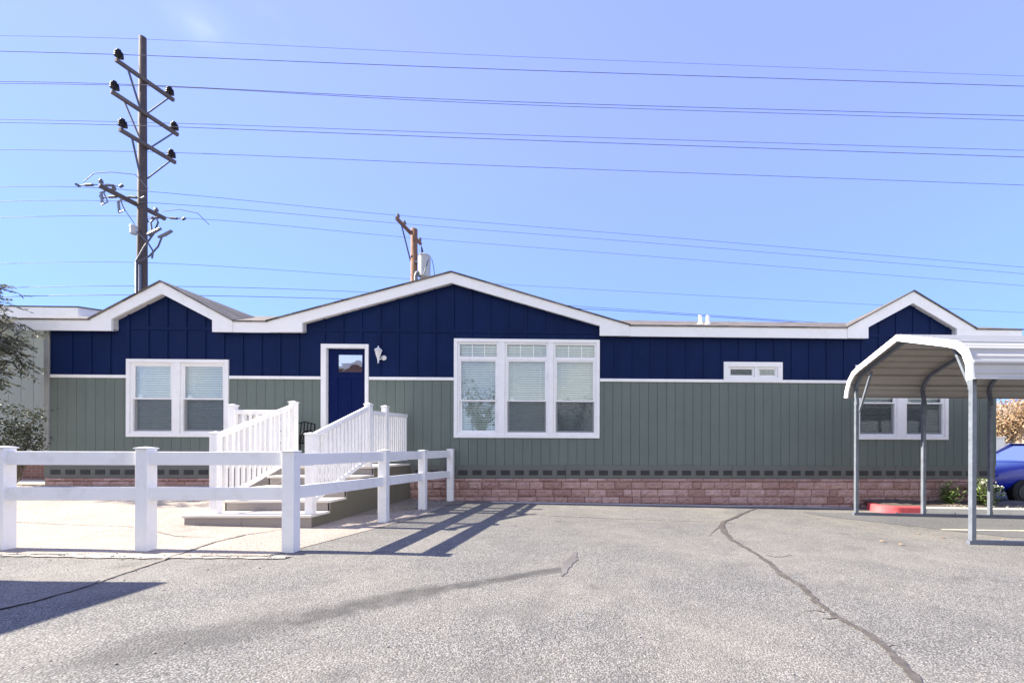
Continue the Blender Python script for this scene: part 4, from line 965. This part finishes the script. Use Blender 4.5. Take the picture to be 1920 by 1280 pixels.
def shrub(name, label, cx, cy, cz, rx, ry, h, n, mats, seed, blossoms=0):
    rnd = random.Random(seed); o = thing(name, label, 'shrub', (cx, cy, cz)); tk, lf, fl = MB(), MB(), MB()
    for k in range(16):
        a = rnd.uniform(0, 6.28); q = rnd.uniform(.3, 1); e = Vector((cx + rx * q * math.cos(a), cy + ry * q * math.sin(a), cz + h * rnd.uniform(.5, 1.0)))
        P = limb(tk, Vector((cx, cy, cz)), e, .012, .003, rnd, 4, .02)
        for _ in range(n):
            pp = P[rnd.choice((1, 2, 3, 4))] + Vector((rnd.gauss(0, .06), rnd.gauss(0, .06), rnd.gauss(0, .05)))
            leaf_quad(lf, pp, Vector((rnd.gauss(0, 1), rnd.gauss(0, 1), rnd.gauss(.3, .5))), rnd.uniform(.05, .10), rnd.uniform(.02, .04), rnd)
        for _ in range(blossoms):
            pp = P[4] + Vector((rnd.gauss(0, .05), rnd.gauss(0, .05), rnd.gauss(.02, .03)))
            leaf_quad(fl, pp, Vector((rnd.gauss(0, 1), rnd.gauss(0, 1), rnd.gauss(.6, .4))), rnd.uniform(.03, .05), rnd.uniform(.025, .04), rnd)
    part('stem', tk, BARK, o); part('foliage', lf, mats[0], o)
    if blossoms: part('blossom', fl, FLOW, o)
shrub('flowering_shrub', 'low green shrub with pale blossoms in the bed at the right corner of the house', 8.72, -.42, -.08, .34, .24, .58, 46, [LEAFB], 5, 12)
shrub('green_shrub', 'small upright green shrub behind the near carport post by the stone base', 8.02, -.33, -.08, .14, .13, .48, 30, [LEAFB], 6)
def far_tree(name, label, x, y, h, r, leafmat, seed, n=2600, trunk_r=.16):
    rnd = random.Random(seed); z = gz(x, y); o = thing(name, label, 'tree', (x, y, z)); tk, lf = MB(), MB()
    limb(tk, Vector((x, y, z - .1)), Vector((x + .1, y, z + h * .4)), trunk_r, trunk_r * .7, rnd, 5, .05); tips = []
    for k in range(16):
        a = rnd.uniform(0, 6.28); q = r * rnd.uniform(.35, 1); e = Vector((x + q * math.cos(a), y + q * math.sin(a), z + h * rnd.uniform(.5, 1)))
        tips += limb(tk, Vector((x + .1, y, z + h * rnd.uniform(.3, .42))), e, trunk_r * .4, .015, rnd, 6, .12)[2:]
    for _ in range(n):
        q = rnd.choice(tips) + Vector((rnd.gauss(0, .35), rnd.gauss(0, .35), rnd.gauss(0, .28)))
        leaf_quad(lf, q, Vector((rnd.gauss(0, 1), rnd.gauss(0, 1), rnd.gauss(-.2, .6))), rnd.uniform(.12, .24), rnd.uniform(.09, .16), rnd)
    part('trunk', tk, BARK, o); part('crown', lf, leafmat, o)
far_tree('autumn_tree', 'tree with orange brown autumn leaves behind the blue car', 29.4, 20, 5.6, 2.1, LEAFO, 8, 3200)
far_tree('autumn_tree', 'bare-topped orange tree further up the hillside', 41, 31, 6.0, 2.6, LEAFO, 9, 2600)
# dry leaves on the asphalt
LL = [(1655, 1016), (1720, 1001), (1892, 985), (1880, 1013), (1905, 968), (1690, 1022), (1765, 1008)]
for i, p in enumerate(LL):
    q = gp(*p); a = i * 1.3; lm = MB(); c, s = math.cos(a), math.sin(a)
    for k, (u, v, hh) in enumerate(((-.05, 0, .004), (-.01, .024, .016), (.05, 0, .006), (.0, -.024, .012))): lm.v.append((q.x + u * c - v * s, q.y + u * s + v * c, q.z + hh + .012))
    lm.f = [(3, 2, 1, 0)]
    solo('dry_leaf', lm, LEAFO, 'curled tan dry leaf lying on the asphalt near the carport', 'leaf', 'dry leaves on the asphalt')

# ------------------------------------------------------------------ neighbouring home at the far left
NB = thing('neighbour_home', 'pale grey green neighbouring home with white fascia behind the tree at the left edge', 'house', (-18, 1.6, .3))
PALE = siding('pale sage siding', (.30, .325, .30), .06)
nb = MB(); x = -24.0
while x < -13.15: nb.box(x, min(x + .296, -13.1), 1.6, 1.64, .80, 4.35); x += .305
part('wall', nb, PALE, NB)
nb = MB(); nb.box(-24.0, -13.11, 1.645, 1.7, .2, 4.36); nb.box(-13.16, -13.11, 1.705, 8.5, .2, 4.36); nb.box(-24.0, -23.95, 1.705, 8.5, .2, 4.36); nb.box(-23.9, -13.2, 8.45, 8.5, .2, 4.36); part('wall_backing', nb, PALE, NB)
part('brick_base', MB().box(-23.98, -13.12, 1.575, 1.599, .1, .80), BRICK, NB)
nf = MB(); nf.prism_y([(-24.3, 4.33), (-12.68, 4.33), (-12.68, 4.62), (-24.3, 4.62)], 1.2, 1.23); part('fascia', nf, WHITE, NB)
nf = MB(); nf.prism_x([(1.231, 4.33), (1.231, 4.62), (4.9, 5.2), (8.6, 4.62), (8.6, 4.33), (4.9, 4.9)], -12.71, -12.68); part('rake_board', nf, WHITE, NB)
nr_ = MB(); slab(nr_, [(-24.3, 1.19, 4.645), (-12.66, 1.19, 4.645), (-12.66, 4.9, 5.23), (-24.3, 4.9, 5.23)]); slab(nr_, [(-12.66, 8.62, 4.645), (-24.3, 8.62, 4.645), (-24.3, 4.9, 5.23), (-12.66, 4.9, 5.23)]); part('roof', nr_, SHINGLE, NB)
ns = MB(); ns.box(-24.2, -12.72, 1.232, 1.598, 4.335, 4.35); part('soffit', ns, WHITE, NB)
struct('concrete_walk', sheet_poly(lambda x: .36, lambda x: 1.57, -16, -12.0, .012, .3, 6), CONC)

# ------------------------------------------------------------------ blue car by the right end of the house
CR = thing('parked_car', 'bright blue car parked beyond the right corner of the house', 'car', (12.6, 1.9, gz(12.6, 1.9)))
BLUE = NT('blue car paint'); BLUE.col((.003, .018, .34)); BLUE.rough(.28); BLUE.b.inputs['Coat Weight'].default_value = .45; BLUE.b.inputs['Coat Roughness'].default_value = .04; BLUE = BLUE.m
TYRE = paint('tyre rubber', (.015, .015, .016), .85, .1); CARG = glass('car glass', .35, (.12, .18, .24)); TYRE2 = paint('dark alloy', (.05, .05, .055), .35, .05, 5, 0, metal=.5)
zc = gz(12.6, 1.9); cx0 = 10.25
def sect(x, zlo, zmid, ztop, wlo, wmid, wtop): return [(x, 1.9 + s * wv, zc + zz) for s, wv, zz in ((-1, wlo, zlo), (-1, wmid, zmid * .55 + zlo * .45), (-1, wmid, zmid), (-1, wtop, ztop), (1, wtop, ztop), (1, wmid, zmid), (1, wmid, zmid * .55 + zlo * .45), (1, wlo, zlo))]
SEC = [(0, .34, .66, .78, .62, .70, .60), (.12, .26, .74, .92, .80, .86, .74), (.5, .24, .86, 1.04, .86, .92, .80), (1.25, .24, .94, 1.13, .88, .93, .80), (1.45, .24, .96, 1.16, .88, .93, .79), (3.6, .24, .98, 1.14, .88, .93, .79), (4.3, .26, .98, 1.10, .86, .92, .76), (4.6, .34, .9, 1.02, .78, .86, .68)]
bd = MB(); vs = []
for q in SEC: vs += sect(cx0 + q[0], *q[1:])
bd.add(vs, [(i * 8 + k, i * 8 + (k + 1) % 8, (i + 1) * 8 + (k + 1) % 8, (i + 1) * 8 + k) for i in range(len(SEC) - 1) for k in range(8)] + [tuple(range(7, -1, -1)), tuple(range((len(SEC) - 1) * 8, len(SEC) * 8))])
B = part('body', bd, BLUE, CR, smooth=False); sbm = B.modifiers.new('round', 'SUBSURF'); sbm.levels = 2; sbm.render_levels = 2
for p in B.data.polygons: p.use_smooth = True
cb = MB(); CAB = [(1.35, 1.10, 1.11, .80), (2.15, 1.10, 1.58, .66), (3.5, 1.10, 1.60, .66), (4.25, 1.08, 1.12, .74)]; vs = []
for x, z0, z1, wd in CAB: vs += [(cx0 + x, 1.9 - .82, zc + z0), (cx0 + x, 1.9 - wd, zc + z1), (cx0 + x, 1.9 + wd, zc + z1), (cx0 + x, 1.9 + .82, zc + z0)]
cb.add(vs, [(i * 4 + k, i * 4 + (k + 1) % 4, (i + 1) * 4 + (k + 1) % 4, (i + 1) * 4 + k) for i in range(3) for k in range(4)] + [(3, 2, 1, 0), (12, 13, 14, 15)]); part('cabin_glass', cb, CARG, CR)
rp = MB(); slab(rp, [(cx0 + 2.1, 1.9 - .67, zc + 1.60), (cx0 + 3.55, 1.9 - .67, zc + 1.615), (cx0 + 3.55, 1.9 + .67, zc + 1.615), (cx0 + 2.1, 1.9 + .67, zc + 1.60)], .035)
for s in (-1, 1):
    rp.bar((cx0 + 1.4, 1.9 + s * .81, zc + 1.12), (cx0 + 2.13, 1.9 + s * .67, zc + 1.59), .05, .05); rp.bar((cx0 + 4.2, 1.9 + s * .75, zc + 1.12), (cx0 + 3.52, 1.9 + s * .67, zc + 1.59), .07, .05); rp.bar((cx0 + 2.9, 1.9 + s * .82, zc + 1.1), (cx0 + 2.88, 1.9 + s * .67, zc + 1.59), .06, .04)
part('roof_panel', rp, BLUE, CR)
for x in (.85, 3.75):
    for s in (-1, 1):
        c = Vector((cx0 + x, 1.9 + s * .86, zc + .33)); t = MB(); t.tube([c + Vector((0, -.11, 0)), c + Vector((0, -.09, 0)), c + Vector((0, .09, 0)), c + Vector((0, .11, 0))], [.28, .33, .33, .28], 24)
        W = part('wheel', t, TYRE, CR); rm_ = MB(); rm_.tube([c + Vector((0, s * .10, 0)), c + Vector((0, s * .122, 0))], .2, 18); part('rim', rm_, TYRE2, W)
for s in (-1, 1): part('headlight', MB().box(cx0 + .06, cx0 + .3, 1.9 + s * .6 - .14, 1.9 + s * .6 + .14, zc + .66, zc + .76), glass('headlight lens', .4, (.8, .8, .85)), CR)
part('bumper', MB().box(cx0 - .03, cx0 + .12, 1.9 - .66, 1.9 + .66, zc + .24, zc + .5), PLASTB, CR, bevel=.03)
mr = MB()
for s in (-1, 1): mr.box(cx0 + 1.72, cx0 + 1.84, 1.9 + s * 1.0 - .09, 1.9 + s * 1.0 + .09, zc + 1.08, zc + 1.2)
part('side_mirror', mr, BLUE, CR, bevel=.03)
wl_ = MB(); x = 22
while x < 44: wl_.box(x, x + .39, 16.9, 17.1, -.2, 1.62); x += .40
solo('block_wall', wl_, paint('white block wall', (.62, .60, .56), .9, .1, 2), 'low white block wall behind the blue car below the hillside', 'wall')
for x in (25.9, 30.4): 
    pm = MB(); pm.box(x - .3, x + .3, 16.7, 17.3, -.2, 1.95); pm.box(x - .36, x + .36, 16.64, 17.36, 1.951, 2.03)
    solo('wall_pillar', pm, paint('white pillar', (.70, .69, .66), .9, .08), 'white pillar in the block wall, %s' % ('just right of the last carport post' if x < 27 else 'further to the right beyond the car'), 'pillar', bevel=.01)

# ------------------------------------------------------------------ just outside the frame: what throws the shadow and what the glass mirrors
SH = thing('storage_shed', 'white storage shed outside the frame whose corner shadow falls on the asphalt', 'shed', (-8.52, -7.28, 0))
sb = MB(); x = -9.6; sb.box(-9.72, -7.27, -8.98, -5.75, -.05, 2.28); part('wall', sb, WHITE, SH)
sr = MB(); slab(sr, [(-9.82, -9.08, 2.36), (-7.22, -9.08, 2.36), (-7.22, -5.70, 2.36), (-9.82, -5.70, 2.36)], .075); part('roof', sr, SHINGLE, SH)
dd = MB(); dd.box(-7.268, -7.24, -7.98, -6.68, 0.02, 2.0); DD = part('door', dd, GREEN, SH); part('handle', MB().box(-7.239, -7.20, -6.88, -6.82, .95, 1.12), STEEL, DD)
BB = thing('brick_building', 'brown brick building across the lot, mirrored in the door glass', 'building', (-16, -26, 0))
bb = MB(); bb.box(-27, -14.5, -34, -26, -.1, 7.9); part('wall', bb, BRICK, BB); part('parapet', MB().box(-27.2, -14.3, -34.2, -25.8, 7.901, 8.2), CONC, BB)
for k in range(2): part('window', MB().box(-25 + k * 6, -23 + k * 6, -25.99, -25.93, 1.2, 2.8), CARG, BB)
for i, (x, y, h) in enumerate(((-9, -25, 6.6), (-2, -26, 5.4), (3, -25, 5.6))):
    far_tree('green_tree', ['round green tree across the lot, nearest the brick building', 'round green tree across the lot, middle of three', 'round green tree across the lot, farthest from the brick building'][i], x, y, h, 1.9, LEAFD, 30 + i, 1500)
